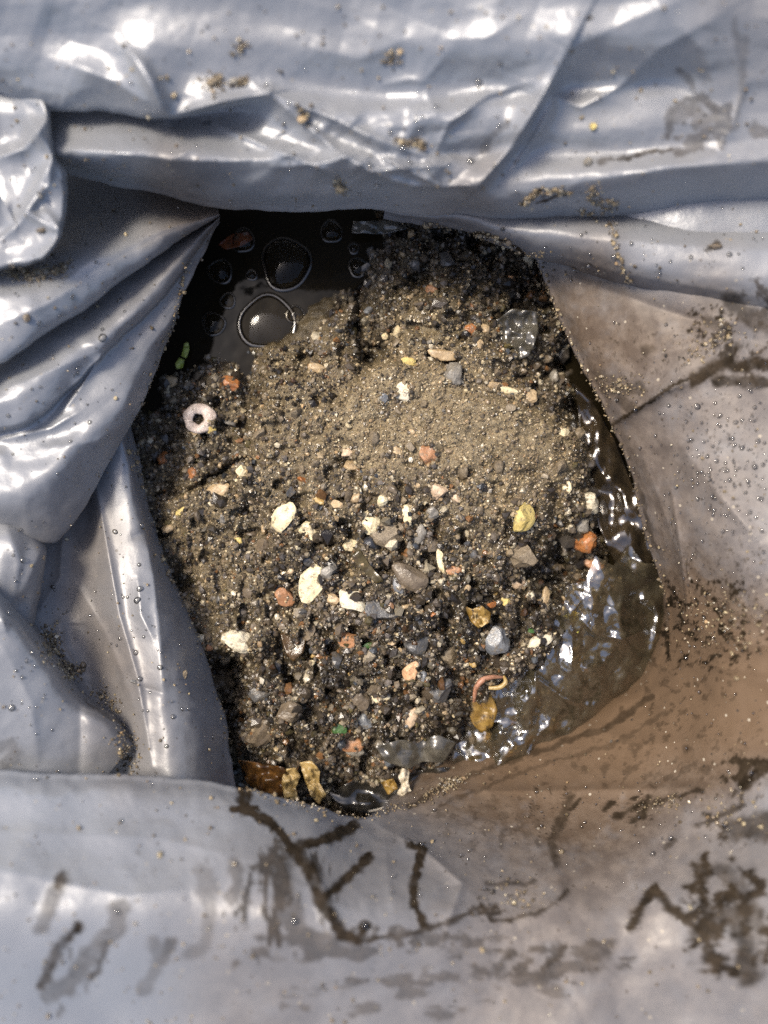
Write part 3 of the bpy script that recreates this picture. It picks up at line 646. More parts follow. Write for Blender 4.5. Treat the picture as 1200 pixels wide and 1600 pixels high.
SANDPAL = np.array([(.20,.152,.090),(.25,.192,.112),(.145,.108,.066),(.095,.073,.046),(.34,.275,.165),(.42,.36,.25),(.06,.05,.038),(.28,.19,.10),(.17,.15,.12),(.50,.45,.35)])
SANDW = np.array([.26,.17,.2,.12,.08,.03,.07,.03,.03,.01]); SANDW = SANDW/SANDW.sum()
DARKPAL = np.array([(.055,.042,.028),(.035,.027,.019),(.085,.066,.045),(.12,.095,.066),(.06,.052,.045),(.10,.085,.07),(.20,.165,.115),(.15,.075,.03),(.34,.29,.2),(.075,.06,.025),(.05,.055,.06)])
DARKW = np.array([.16,.15,.15,.13,.05,.07,.10,.06,.08,.03,.02]); DARKW = DARKW/DARKW.sum()
def mk_grains(name, N, r_sand, r_dark, base, label, keep_sand, keep_dark):
    u = rng.uniform(200, 1060, N); v = rng.uniform(325, 1290, N)
    z, s, dk = pile_z(u, v)
    keep = rng.uniform(0, 1, N) < (keep_sand*s + keep_dark*(1-s))
    keep &= z > -40
    keep &= ~((((u-410)/120)**2 + ((v-430)/115)**2 < 1))
    u, v, z, s, dk = u[keep], v[keep], z[keep], s[keep], dk[keep]; n = len(u)
    issand = rng.uniform(0, 1, n) < s
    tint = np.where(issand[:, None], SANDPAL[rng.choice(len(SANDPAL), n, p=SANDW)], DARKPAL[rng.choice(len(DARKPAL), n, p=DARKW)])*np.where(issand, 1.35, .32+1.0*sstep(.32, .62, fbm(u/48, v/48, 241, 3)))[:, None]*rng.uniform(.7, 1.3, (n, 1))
    r = np.where(issand, rng.lognormal(math.log(r_sand), .35, n), rng.lognormal(math.log(r_dark), .45, n))*K
    pos = P(u, v, z); pos[:, 2] += r*.35
    return grains(name, pos, r, tint, GRAIN, base, .3, False, label, 'grains')
mk_grains('sand', 75000, 1.5, 1.7, (OCT_V, OCT_F), 'fine wet sand grains coating the heap', 1., .9)
mk_grains('gravel', 26000, 2.4, 3.4, (ICO_V, ICO_F), 'coarse dark grit scattered over the heap', .25, 1.)

# ---------------------------------------------------------------- stones one can pick out
def ico2():
    V = [tuple(p) for p in ICO_V]; F = [tuple(f) for f in ICO_F]
    for _ in range(1):
        cache = {}; F2 = []
        def mid(a, b):
            k = (min(a, b), max(a, b))
            if k not in cache:
                m = np.array(V[a])+np.array(V[b]); V.append(tuple(m/np.linalg.norm(m))); cache[k] = len(V)-1
            return cache[k]
        for a, b, c in F:
            ab, bc, ca = mid(a, b), mid(b, c), mid(c, a)
            F2 += [(a, ab, ca), (b, bc, ab), (c, ca, bc), (ab, bc, ca)]
        F = F2
    return np.array(V), np.array(F)
I1V, I1F = ico2()
def ico3():
    V = [tuple(p) for p in I1V]; F2 = []; cache = {}
    def mid(a, b):
        k = (min(a, b), max(a, b))
        if k not in cache:
            m = np.array(V[a])+np.array(V[b]); V.append(tuple(m/np.linalg.norm(m))); cache[k] = len(V)-1
        return cache[k]
    for a, b, c in I1F:
        ab, bc, ca = mid(a, b), mid(b, c), mid(c, a)
        F2 += [(a, ab, ca), (b, bc, ab), (c, ca, bc), (ab, bc, ca)]
    return np.array(V), np.array(F2)
I2V, I2F = ico3()
def stone_mesh(name, l, w_, h, seed, facets=8, cut=.72, rough=.05, hi=True):
    """a chipped stone, half axes l, w_, h in metres"""
    g = np.random.default_rng(seed)
    V, F = (I2V, I2F) if hi else (I1V, I1F)
    v = V.copy()
    for _ in range(facets):
        n = g.normal(size=3); n /= np.linalg.norm(n); d = g.uniform(cut, 1.0)
        q = v@n; over = q > d
        v[over] -= np.outer(q[over]-d, n)
    v *= (1+rough*(fbm(v[:, 0]*2.2+seed, v[:, 1]*2.2+v[:, 2]*1.7, seed, 2)-.5)*4)[:, None]
    v *= np.array((l, w_, h))
    return make_mesh(name, v, F, facets < 7)
def pz1(u, v):
    a, b = np.meshgrid(np.linspace(u-8, u+8, 7), np.linspace(v-8, v+8, 7))
    return float(np.percentile(pile_z(a, b, True)[0], 65))

M = dict(
 cream=mat_stone('cream_stone', (.52,.43,.25), (.66,.57,.38), (.30,.22,.10), .4),
 yellow=mat_stone('yellow_stone', (.42,.31,.09), (.52,.41,.15), (.18,.13,.05), .6),
 pale=mat_stone('whitish_stone', (.50,.44,.31), (.62,.56,.42), (.28,.22,.14), .4),
 tan=mat_stone('tan_stone', (.30,.21,.11), (.42,.31,.18), (.12,.08,.04), .4),
 pink=mat_stone('pinkish_stone', (.36,.25,.155), (.47,.35,.23), (.30,.2,.13), .4),
 orange=mat_stone('orange_brick', (.25,.115,.05), (.36,.18,.085), (.13,.07,.035), .42),
 peach=mat_stone('peach_brick', (.44,.24,.12), (.54,.34,.19), (.4,.15,.05), .45),
 rust=mat_stone('rusty_lump', (.22,.08,.025), (.38,.15,.045), (.05,.025,.015), .35),
 slate=mat_stone('slate_stone', (.052,.051,.050), (.095,.092,.088), (.03,.03,.03), .28),
 blue=mat_stone('blue_grey_stone', (.11,.115,.12), (.17,.175,.178), (.05,.05,.05), .26),
 grey=mat_stone('grey_stone', (.135,.12,.098), (.22,.20,.165), (.08,.07,.055), .35),
 black=mat_stone('black_stone', (.012,.012,.013), (.03,.03,.033), None, .16),
 brown=mat_stone('brown_stone', (.085,.064,.042), (.15,.115,.076), (.03,.022,.014), .28),
 lump=mat_stone('gritty_lump', (.13,.098,.060), (.23,.18,.115), (.05,.038,.025), .5, 700, 1.3),
 ochre=mat_stone('ochre_stone', (.30,.19,.06), (.42,.29,.11), (.12,.08,.04), .4),
 green=mat_stone('green_fleck', (.025,.065,.015), (.05,.12,.03), None, .35),
)
# u, v, length, width (px), turn (deg), thickness ratio, lift (mm), material, corner facets, label, category
STONES = [
 (444,810,48,36,60,.5,1.2,'cream',3,'smooth pale yellow pebble with a bean outline, uppermost of the big cream stones','pebble'),
 (479,829,42,27,-32,.45,1.0,'cream',9,'buff chip of stone pointing down from the smooth bean-shaped pebble','stone'),
 (491,914,60,48,65,.45,1.6,'cream',7,'largest cream stone, three-cornered with a brown hollow in its face','stone'),
 (550,937,60,34,-72,.45,1.6,'pale',7,'upright oblong cream stone with a grey worn face beside the three-cornered one','stone'),
 (520,938,32,28,20,.6,.6,'tan',8,'tan chip wedged between the two biggest cream stones','stone'),
 (376,1002,56,32,-16,.55,1.8,'pale',5,'whitish wedge-shaped stone overhanging a dark gap at the left foot of the heap','stone'),
 (816,806,48,40,75,.6,1.4,'yellow',3,'mustard yellow pebble flecked with dark grains on the right of the sand','pebble'),
 (577,815,40,30,70,.5,.8,'cream',10,'jagged pale yellow chip above the shiny black pebble','stone'),
 (684,767,36,26,-35,.55,1.0,'pink',7,'pinkish cream chip lying on the middle of the sand','stone'),
 (712,777,20,16,-40,.6,.5,'pink',8,'small pink chip just right of the pinkish cream chip','stone'),
 (668,712,28,34,10,.55,.8,'orange',8,'orange brick chip sunk in the pale sand above the cream chips','brick chip'),
 (630,614,24,36,-15,.35,.4,'pale',4,'thin pale shell flake half buried at the top of the sand','shell'),
 (600,622,16,18,0,.7,.4,'blue',6,'small blue-grey stone beside the pale shell flake','stone'),
 (497,577,30,20,-20,.5,.8,'tan',9,'tan angular flake on the sand below the black puddle','stone'),
 (690,553,52,18,-6,.4,2.0,'tan',9,'long flat tan flake bridging a dark hole at the top of the sand','stone'),
 (710,585,34,36,30,.7,1.4,'grey',10,'light grey crumbly lump below the long flat flake','stone'),
 (921,787,38,32,-20,.6,2.2,'pale',8,'cream angular stone on the right brink of the heap, above the rusty chunk','stone'),
 (908,818,28,30,20,.7,1.0,'grey',6,'greyish white stone between the cream brink stone and the rusty chunk','stone'),
 (915,848,34,44,80,.7,.8,'rust',9,'rusty orange chunk at the right brink of the heap','rust chunk'),
 (924,882,24,40,85,.8,.6,'orange',7,'bright orange nub hanging below the rusty chunk','brick chip'),
 (643,1048,32,32,40,.45,1.8,'peach',8,'peach orange chip lying clear on the dark grit near the foot','brick chip'),
 (661,1058,14,18,0,.7,.4,'blue',4,'small grey pebble touching the peach orange chip','pebble'),
 (543,998,28,30,15,.6,.8,'orange',9,'orange crumb of brick straight below the upright oblong stone','brick chip'),
 (446,931,28,32,50,.55,.6,'orange',10,'orange-brown notched chip left of the three-cornered stone','brick chip'),
 (515,892,28,26,0,.75,.6,'grey',3,'round grey-beige pebble above the three-cornered stone','pebble'),
 (480,878,22,20,20,.7,.4,'slate',5,'dark grey pebble left of the round grey-beige one','pebble'),
 (624,915,20,26,10,.6,.9,'blue',8,'small light blue-grey stone right of the dark slate stone','stone'),
 (594,953,60,38,-32,.5,1.0,'slate',6,'dark slate stone right of the upright oblong stone','stone'),
 (640,900,58,38,-30,.5,.8,'brown',5,'broad wet brown stone in the middle of the coarse grit','stone'),
 (776,1002,38,44,15,.65,1.6,'blue',3,'rounded blue-grey pebble at the lower right of the heap','pebble'),
 (580,851,26,26,0,.8,-.4,'black',0,'shiny black pebble set in a dark hollow','pebble'),
 (405,1083,44,30,20,.6,.6,'slate',6,'dark grey stone at the lower left foot of the heap','stone'),
 (570,1126,32,24,-10,.6,1.0,'blue',5,'grey foot pebble low in the foot of the heap','pebble'),
 (588,1086,15,24,10,.6,.8,'cream',6,'small upright pale yellow chip above the grey foot pebble','stone'),
 (602,1088,16,11,0,.6,.6,'cream',6,'tiny pale yellow crumb right of the small upright yellow chip','stone'),
 (637,803,22,28,10,.6,.6,'cream',5,'rounded yellowish chip in the centre of the heap','stone'),
 (652,838,22,48,-35,.5,.5,'grey',7,'grey-green sliver slanting below the rounded yellowish chip','stone'),
 (690,878,14,48,-78+90,.5,1.0,'cream',8,'thin upright pale yellow sliver in the middle of the coarse grit','stone'),
 (710,891,26,20,10,.6,.8,'orange',6,'small orange pebble right of the thin yellow sliver','pebble'),
 (791,938,22,16,45,.5,1.0,'yellow',9,'small golden chip above the blue-grey pebble','stone'),
 (809,911,24,20,0,.6,.8,'pink',5,'small pinkish pebble under the gritty lump','pebble'),
 (829,931,12,12,0,.8,.6,'pale',3,'tiny white pebble below the gritty lump','pebble'),
 (840,1002,44,24,20,.4,1.4,'pale',3,'white shell piece right of the blue-grey pebble','shell'),
 (831,984,16,12,0,.6,1.0,'green',8,'speck of green moss above the white shell piece','moss'),
 (852,934,12,44,-8,.8,.8,'tan',6,'upright tan splinter near the right foot of the heap','splinter'),
 (575,1010,18,16,0,.6,.8,'green',8,'bright green moss crumb beside the amber glass shard','moss'),
 (530,1139,22,34,0,.6,1.2,'green',7,'dark green glassy bit at the foot of the heap','glass bit'),
 (543,1162,48,24,-10,.6,.6,'orange',6,'orange-brown curved chip under the dark green bit','stone'),
 (553,1172,30,18,-10,.6,1.6,'grey',4,'greenish grey pebble resting on the orange-brown curved chip','pebble'),
 (643,1121,20,34,-25,.6,1.0,'pink',9,'crumbly pinkish white chip low on the right foot','stone'),
 (380,737,26,22,10,.6,.9,'cream',10,'pale crumb at the end of the dark crack on the left','stone'),
 (338,770,44,24,25,.4,.4,'tan',6,'ochre patch of stone under the dark crack on the left','stone'),
 (282,800,12,22,-40,.5,.6,'yellow',6,'small yellow sliver at the left edge of the heap','stone'),
 (292,946,30,22,50,.6,.8,'tan',5,'light brown pebble beside the lower left wall of the bag','pebble'),
 (326,1011,14,12,0,.7,.5,'orange',4,'small orange pebble left of the whitish wedge-shaped stone','pebble'),
 (373,846,18,14,20,.5,.5,'yellow',8,'small bright yellow chip left of the bean-shaped pebble','stone'),
 (880,677,22,15,0,.6,.9,'cream',5,'small cream pebble at the right rim of the sand','pebble'),
 (888,762,16,26,-10,.6,1.0,'cream',7,'pale yellow chip in the notch left of the cream brink stone','stone'),
 (828,620,26,22,20,.6,1.0,'tan',8,'buff chip at the upper right corner of the sand','stone'),
 (770,603,24,18,0,.6,.8,'tan',8,'brownish square chip at the upper edge of the sand','stone'),
 (792,612,36,14,-10,.5,.6,'cream',8,'thin buff sliver left of the corner chip on the sand','stone'),
 (815,868,52,42,10,.6,.6,'lump',9,'big gritty grey-brown lump below the mustard pebble','lump'),
 (608,830,60,46,15,.5,.3,'lump',8,'broad pinkish brown lump right of the jagged yellow chip','lump'),
 (678,800,24,22,0,.7,.8,'grey',8,'light grey crumb below the pinkish cream chip','stone'),
 (620,705,24,16,10,.5,.6,'tan',7,'ochre flake left of the orange brick chip in the sand','stone'),
 (550,726,26,24,0,.6,.6,'tan',8,'sandy yellow lump on the left of the sand','stone'),
 (545,708,26,16,0,.5,.6,'pink',7,'pinkish flake above the sandy yellow lump','stone'),
 (735,516,20,18,20,.6,.8,'rust',7,'orange-brown chip in the shaded clump at the upper right','stone'),
 (638,567,26,16,-10,.5,.9,'yellow',8,'small yellow chip left of the long flat flake','stone'),
 (675,452,18,16,0,.7,.8,'orange',7,'amber crumb high in the shaded upper grit','stone'),
 (797,438,14,14,0,.7,.8,'peach',7,'small peach crumb in the shaded grit by the right wall','stone'),
 (824,408,18,22,10,.6,1.4,'pale',7,'whitish chip caught where the right wall meets the fold','stone'),
 (736,478,14,10,0,.6,.6,'orange',6,'tiny orange crumb near the top of the shaded clump','stone'),
 (655,1005,46,38,-10,.6,.4,'slate',8,'squarish dark stone above the peach orange chip','stone'),
 (700,1025,50,40,15,.6,.4,'lump',9,'speckled lump left of the blue-grey pebble','lump'),
 (690,1075,40,46,0,.6,.2,'slate',7,'dark rounded stone at the right foot of the heap','stone'),
 (410,1140,60,46,20,.6,-.4,'brown',9,'large wet brown clod at the lower left foot','clod'),
 (345,1068,40,36,0,.6,1,'brown',8,'dark clod in the gap by the lower left wall','clod'),
 (455,1110,56,44,-20,.6,-.3,'brown',9,'wet brown clod in the middle of the lower left foot','clod'),
 (330,672,14,14,0,.7,.6,'yellow',3,'little yellow pebble touching the ring','pebble'),
 (256,716,20,20,0,.7,.6,'rust',6,'reddish brown pebble near the left wall','pebble'),
 (300,740,20,18,0,.7,.6,'rust',6,'russet crumb beside the dark crack','stone'),
 (360,600,34,22,-20,.5,.4,'rust',6,'wide reddish brown flake below the puddle','stone'),
 (560,1090,30,44,15,.5,.4,'brown',7,'olive brown splinter of stone above the grey foot pebble','stone'),
]
SKIRT = []
for i, (u, v, l, w_, a, th, lift, mk, fc, lab, cat) in enumerate(STONES):
    z = pz1(u, v); s = K*(H-z*1e-3)/H
    L, W_ = l*s*.54, w_*s*.54
    hgt = min(L, W_)*th*1.15
    nm = {'shell': 'shell', 'moss': 'moss', 'lump': 'grit_lump', 'clod': 'clod', 'brick chip': 'brick_chip', 'rust chunk': 'rust_chunk', 'glass bit': 'glass_bit', 'splinter': 'splinter', 'pebble': 'pebble'}.get(cat, 'stone')
    me = stone_mesh(nm, L*1.02, W_*1.02, hgt, 300+i, fc+4, .5, .05 if fc < 5 else .07)
    o = obj(nm, me, M[mk]); o.location = P(u, v, z+lift*.4-.35)
    SKIRT.append((u, v, l, w_, a))
    o.rotation_euler = (rng.uniform(-.2, .2), rng.uniform(-.2, .2), R(a))
    tag(o, lab, cat)

su, sv = [], []
for (u, v, l, w_, a) in SKIRT:
    n = int(10+1.1*(l+w_)); th = rng.uniform(0, 2*np.pi, n); q = rng.uniform(.82, 1.25, n)
    x = np.cos(th)*l*.5*q; y = np.sin(th)*w_*.5*q; ca, sa = math.cos(R(a)), math.sin(R(a))
    su.append(u+x*ca-y*sa); sv.append(v-(x*sa+y*ca))
su = np.concatenate(su); sv = np.concatenate(sv); sz, ss, _ = pile_z(su, sv); n = len(su)
rr = np.clip(rng.lognormal(math.log(2.3), .4, n), 1, 5.5)*K; pos = P(su, sv, sz); pos[:, 2] += rr*.7
grains('gravel', pos, rr, np.where((rng.uniform(0, 1, n) < ss)[:, None], SANDPAL[rng.choice(len(SANDPAL), n, p=SANDW)], DARKPAL[rng.choice(len(DARKPAL), n, p=DARKW)])*rng.uniform(.7, 1.3, (n, 1)), GRAIN, (ICO_V, ICO_F), .3, False, 'grit crumbs packed round the larger stones', 'grains')

# the many plain stones of the grit: 12 shared shapes, five colours, by place
LIB = [stone_mesh('grit_stone', .0022*random.uniform(.9, 1.3), .0022*random.uniform(.7, 1), .0022*random.uniform(.5, .8), 900+i, 10, .45, .10, False) for i in range(12)]
KINDS_ = [('slate', 'charcoal', .22), ('brown', 'wet brown', .30), ('grey', 'grey', .09), ('tan', 'tan', .20), ('blue', 'blue-grey', .02), ('cream', 'cream', .07), ('ochre', 'ochre', .07), ('rust', 'rusty', .03)]
kw = np.array([k[2] for k in KINDS_]); kw /= kw.sum()
libm = {}
def libmesh(i, mk):
    if (i, mk) not in libm:
        m = LIB[i].copy(); m.materials.clear(); m.materials.append(M[mk]); libm[(i, mk)] = m
    return libm[(i, mk)]
LAND = [(444,810,'bean-shaped pebble'),(491,914,'three-cornered cream stone'),(550,937,'oblong cream stone'),(376,1002,'whitish wedge stone'),(816,806,'mustard pebble'),(577,815,'jagged yellow chip'),(684,767,'pinkish cream chip'),
 (668,712,'orange brick chip'),(630,614,'pale shell flake'),(690,553,'long flat flake'),(921,787,'cream brink stone'),(918,862,'rusty chunk'),(643,1048,'peach orange chip'),(543,998,'orange brick crumb'),(594,953,'dark slate stone'),(640,900,'broad brown stone'),
 (776,1002,'rounded blue-grey pebble'),(580,851,'shiny black pebble'),(405,1083,'dark grey foot stone'),(570,1126,'grey foot pebble'),(690,878,'thin yellow sliver'),(815,868,'big gritty lump'),(750,960,'yellow-orange leaf'),(757,1110,'amber leaf'),(460,1010,'amber glass shard'),
 (311,654,'shell ring'),(418,502,'broad flat bubble'),(280,566,'yellow-green leaf scrap'),(330,750,'dark crack'),(735,516,'orange-brown shaded chip'),(797,438,'peach crumb by the wall'),(675,452,'amber crumb'),(640,1175,'flat grey film'),(420,1215,'dark brown leaf'),(895,970,'lemon yellow leaf'),
 (292,946,'light brown pebble'),(800,525,'bluish film scrap'),(530,1139,'dark green bit'),(880,677,'small cream rim pebble'),(590,355,'film strip'),(643,1121,'pinkish white chip')]
used = set()
placed = [(s[0], s[1], max(s[2], s[3])*.5) for s in STONES]; cnt = 0; tries = 0
while cnt < 270 and tries < 9000:
    tries += 1
    u = rng.uniform(225, 940); v = rng.uniform(345, 1215)
    z, s_, d_ = pile_z(np.array([u]), np.array([v])); z, s_, d_ = z[0], s_[0], d_[0]
    if z < -24 or ((u-410)/135)**2+((v-430)/125)**2 < 1 or rng.uniform() < s_*.72: continue
    r = float(np.clip(rng.lognormal(math.log(8.5), .38), 5.5, 22))
    if any((u-a)**2+(v-b)**2 < (c+r)**2*.8 for a, b, c in placed): continue
    placed.append((u, v, r)); cnt += 1
    mk, cn, _ = KINDS_[rng.choice(len(KINDS_), p=kw)]
    if mk in ('cream', 'ochre') and not (430 < u < 830 and 770 < v < 1070): mk, cn = 'brown', 'wet brown'
    elif mk == 'grey' and (430 < u < 830 and 770 < v < 1070) and rng.uniform() < .7: mk, cn = ('cream', 'cream') if rng.uniform() < .5 else ('ochre', 'ochre')
    if s_ > .6 and rng.uniform() < .75: mk, cn = ('lump', 'sandy')
    place = 'in the shaded grit under the upper lip' if v < 560 else ('in the left flank of the heap' if u < 400 else ('on the sandy crown of the heap' if v < 790 else ('in the coarse belt across the middle of the heap' if v < 980 else 'in the dark coarse foot of the heap')))
    near = sorted(LAND, key=lambda q: (q[0]-u)**2+(q[1]-v)**2)[:2]
    side = lambda q: ('above' if v < q[1] else 'below') if abs(v-q[1]) > abs(u-q[0]) else ('left of' if u < q[0] else 'right of')
    size = 'tiny' if r < 7 else ('small' if r < 11 else 'chunky')
    lab = f'{size} {cn} stone {side(near[0])} the {near[0][2]}'
    if lab in used: lab = f'{size} {cn} stone between the {near[0][2]} and the {near[1][2]}'
    if lab in used: lab = f'{size} {cn} stone {side(near[0])} the {near[0][2]}, near the {near[1][2]}'
    used.add(lab)
    o = obj('grit_stone', libmesh(int(rng.integers(12)), mk))
    k = r*K/.0022
    o.scale = (k, k, k); o.location = P(u, v, z+r*.02); o.rotation_euler = tuple(rng.uniform(0, 6.28, 3))
    tag(o, lab, 'stone', f'small {cn} stones {place}')

# ---------------------------------------------------------------- thin scraps: leaves, film
def patch(name, outline, mat, zfun, rings=10, segs=60, thick=.00015, parent=None, centre=None):
    out = np.array(outline+outline[:1], float)
    q = polyres(np.c_[out, np.zeros(len(out))], segs+1)[:-1, :2]
    c = np.array(centre) if centre else q.mean(0)
    co = [c]; faces = []
    for r in range(1, rings+1):
        for k in range(segs): co.append(c+(q[k]-c)*r/rings)
    co = np.array(co); z = zfun(co[:, 0], co[:, 1])
    tri = [(0, 1+(k+1) % segs, 1+k) for k in range(segs)]
    for r in range(1, rings):
        a = 1+(r-1)*segs; b = a+segs
        for k in range(segs):
            k2 = (k+1) % segs
            tri += [(a+k, a+k2, b+k2), (a+k, b+k2, b+k)]
    me = make_mesh(name, P(co[:, 0], co[:, 1], z), np.array(tri))
    o = obj(name, me, mat, parent)
    if thick:
        md = o.modifiers.new('thickness', 'SOLIDIFY'); md.thickness = thick; md.offset = -1
    return o
LEAF_Y = mat_leaf('yellow_leaf', (.50,.48,.05), (.66,.60,.12), .3)
LEAF_A = mat_leaf('amber_leaf', (.20,.115,.025), (.32,.20,.05), .3)
LEAF_G = mat_leaf('gold_leaf', (.36,.24,.08), (.52,.38,.17), .3)
LEAF_B = mat_leaf('brown_leaf', (.045,.020,.007), (.15,.07,.018), .25)
LEAF_R = mat_leaf('red_leaf', (.12,.03,.012), (.20,.06,.02), .2)
LEAF_GR = mat_leaf('green_leaf', (.28,.34,.05), (.46,.50,.14), .3)
STEM = mat_leaf('pink_stem', (.34,.16,.09), (.46,.24,.15), .3)
def flatz(z0, amp=1.5, sc_=14, seed=1, tilt=(0, 0), c=(0, 0)):
    return lambda u, v: z0 + amp*2*(fbm(u/sc_, v/sc_, seed, 2)-.5) + tilt[0]*(u-c[0]) + tilt[1]*(v-c[1])
def scrap(name, outline, mat, lift, label, cat, amp=1.5, sc_=14, seed=1, tilt=(0, 0), thick=.00018, z0=None, rings=8, segs=44):
    c = np.mean(np.array(outline), 0)
    z = max(pz1(*c), -15.) if z0 is None else z0
    return tag(patch(name, outline, mat, flatz(z+lift, amp, sc_, seed, tilt, c), rings, segs, thick), label, cat)
scrap('leaf', [(880,962),(897,955),(911,959),(908,972),(903,990),(898,980),(890,970)], LEAF_Y, 9, 'bright lemon yellow leaf scrap at the right foot of the heap', 'leaf', 1.2, 12, 3)
scrap('leaf', [(737,1080),(752,1077),(768,1085),(778,1110),(770,1135),(752,1146),(738,1130),(730,1105)], LEAF_A, 5, 'amber ovate leaf hanging off the foot of the heap', 'leaf', 2.0, 18, 4, (0, -.02))
scrap('leaf', [(722,945),(738,952),(752,946),(768,958),(765,972),(748,982),(736,972)], LEAF_A, 2.5, 'curled yellow-orange leaf on the lower right of the heap', 'leaf', 3.0, 14, 5)
scrap('leaf', [(742,958),(762,955),(766,970),(752,980),(742,972)], LEAF_G, 3.4, 'small gold leaf lying on the curled yellow-orange leaf', 'leaf', 2.4, 10, 6)
scrap('leaf', [(274,568),(280,558),(288,562),(286,574),(276,577)], LEAF_GR, 1.6, 'small yellow-green leaf scrap by the left wall', 'leaf', 1, 9, 7)
scrap('leaf', [(283,556),(288,536),(294,534),(296,546),(291,560)], LEAF_GR, 1.2, 'narrow dark green leaf scrap above the small yellow-green one', 'leaf', 1, 9, 8)
scrap('leaf', [(340,382),(362,366),(388,362),(396,374),(378,384),(352,390)], LEAF_R, 0, 'dark red leaf floating in the black puddle', 'leaf', 1.2, 16, 9, z0=-15.5)
scrap('leaf', [(372,1188),(392,1190),(420,1194),(446,1200),(452,1222),(440,1248),(412,1240),(386,1226)], LEAF_B, 2, 'dark brown curled leaf under the lower left foot of the heap', 'leaf', 5.5, 20, 10, (.05, -.08), z0=-9)
scrap('leaf', [(443,1202),(462,1200),(470,1212),(462,1232),(466,1250),(444,1248),(440,1225)], LEAF_G, 3, 'golden crumpled leaf beside the dark brown curled leaf', 'leaf', 3.6, 11, 11, (0, -.04), z0=-7)
scrap('leaf', [(468,1192),(486,1188),(500,1204),(498,1222),(510,1242),(498,1258),(486,1244),(478,1224)], LEAF_G, 3, 'twisted gold leaf, second along from the dark brown leaf', 'leaf', 3.6, 11, 12, (0, -.04), z0=-8)
scrap('shard', [(438,990),(462,984),(478,1000),(474,1020),(458,1034),(446,1020)], mat_leaf('amber_glass', (.05,.028,.008), (.09,.05,.015), .08), 2.5, 'dark amber glass shard above the lower left gap', 'shard', .8, 30, 13, (0, .04))
scrap('shard', [(548,868),(562,858),(576,880),(600,908),(588,912),(566,892)], mat_leaf('olive_shard', (.05,.038,.014), (.10,.075,.03), .15), 1.6, 'olive brown slanting shard below the shiny black pebble', 'shard', .8, 20, 14)
scrap('paper_scrap', [(628,1200),(640,1204),(638,1222),(642,1236),(628,1246),(620,1240),(628,1226),(622,1214)], mat_leaf('white_scrap', (.56,.48,.34), (.70,.62,.48), .4), 6, 'twisted white scrap hanging below the foot of the heap', 'scrap', 2.5, 9, 15, z0=-14)
scrap('paper_scrap', [(596,1222),(614,1216),(622,1232),(606,1242)], LEAF_A, 5, 'yellow-brown scrap left of the twisted white scrap', 'scrap', 2.0, 9, 16, z0=-17)
FILM_G = mat_film('grey_film', (.45,.43,.38), (.15,.135,.105), .42, .16)
FILM_D = mat_film('dark_film', (.22,.20,.16), (.06,.052,.04), .4, .10)
scrap('film_scrap', [(588,1166),(622,1156),(650,1158),(684,1148),(714,1160),(704,1176),(694,1192),(660,1190),(640,1202),(612,1194),(596,1186)], FILM_G, 4, 'flat piece of grey film sticking out under the heap', 'film scrap', 3.2, 30, 17, (0, -.03), z0=-12, rings=14, segs=70)
scrap('film_scrap', [(510,1240),(560,1216),(640,1206),(702,1198),(712,1216),(660,1246),(590,1270),(540,1268)], FILM_D, 3, 'dark wet film bunched at the bottom of the mouth', 'film scrap', 4.0, 30, 18, (0, -.02), z0=-20, rings=16, segs=80)
scrap('film_scrap', [(770,505),(800,482),(838,486),(842,520),(828,556),(800,566),(772,545)], FILM_G, 3.5, 'crumpled scrap of bluish grey film in the shaded clump', 'film scrap', 5.0, 22, 19, z0=-7, rings=14, segs=60)
scrap('film_scrap', [(552,346),(630,344),(640,356),(600,366),(548,364)], FILM_G, 3.5, 'strip of grey film under the upper lip', 'film scrap', 2.0, 18, 20, z0=-14, rings=10, segs=50)

scrap('film_scrap', [(898,600),(925,625),(962,690),(1000,790),(1022,880),(1000,905),(960,880),(935,820),(925,740),(905,660)], mat_film('brown_film', (.42,.32,.20), (.075,.055,.032), .35, .16, 1.7), 0, 'dark brown crumpled film wedged between the heap and the right wall', 'film scrap', 6.0, 34, 22, z0=-17, rings=18, segs=90)

def tube(name, pts, rad, mat, parent=None, segs=7):
    """pts (u, v, z mm), rad px"""
    q = catmull(np.array(pts, float), 6*len(pts)); w3 = P(q[:, 0], q[:, 1], q[:, 2])
    tang = np.gradient(w3, axis=0); tang /= np.linalg.norm(tang, axis=1)[:, None]
    up = np.array([0, 0, 1.]); a = np.cross(tang, up); a /= np.linalg.norm(a, axis=1)[:, None]+1e-9; b = np.cross(a, tang)
    n = len(q); r = np.interp(np.linspace(0, 1, n), np.linspace(0, 1, len(rad)), rad)*K
    th = np.arange(segs)/segs*2*np.pi
    co = w3[:, None]+(a[:, None]*np.cos(th)[None, :, None]+b[:, None]*np.sin(th)[None, :, None])*r[:, None, None]
    i = np.arange(n*segs).reshape(n, segs); j = np.roll(i, -1, 1)
    f = np.stack([i[:-1], j[:-1], j[1:], i[1:]], -1).reshape(-1, 4)
    return obj(name, make_mesh(name, co.reshape(-1, 3), f), mat, parent)
tag(tube('stem', [(741,1096,3),(743,1078,5),(752,1064,6),(768,1058,5),(786,1058,2)], [2.5,4,5,4,2], STEM), 'curled pinkish leaf stem above the amber ovate leaf', 'stem')
tag(tube('stem', [(764,1075,2),(780,1074,3),(790,1066,3),(787,1056,2)], [3,4,4,2], LEAF_G), 'hooked straw-coloured stem beside the curled pinkish stem', 'stem')
tag(tube('stem', [(576,1268,-12),(600,1262,-10),(622,1252,-9)], [1.6,2,1.4], mat_leaf('straw', (.5,.45,.36), (.62,.56,.46), .3)), 'thin pale straw at the very bottom of the mouth', 'straw')
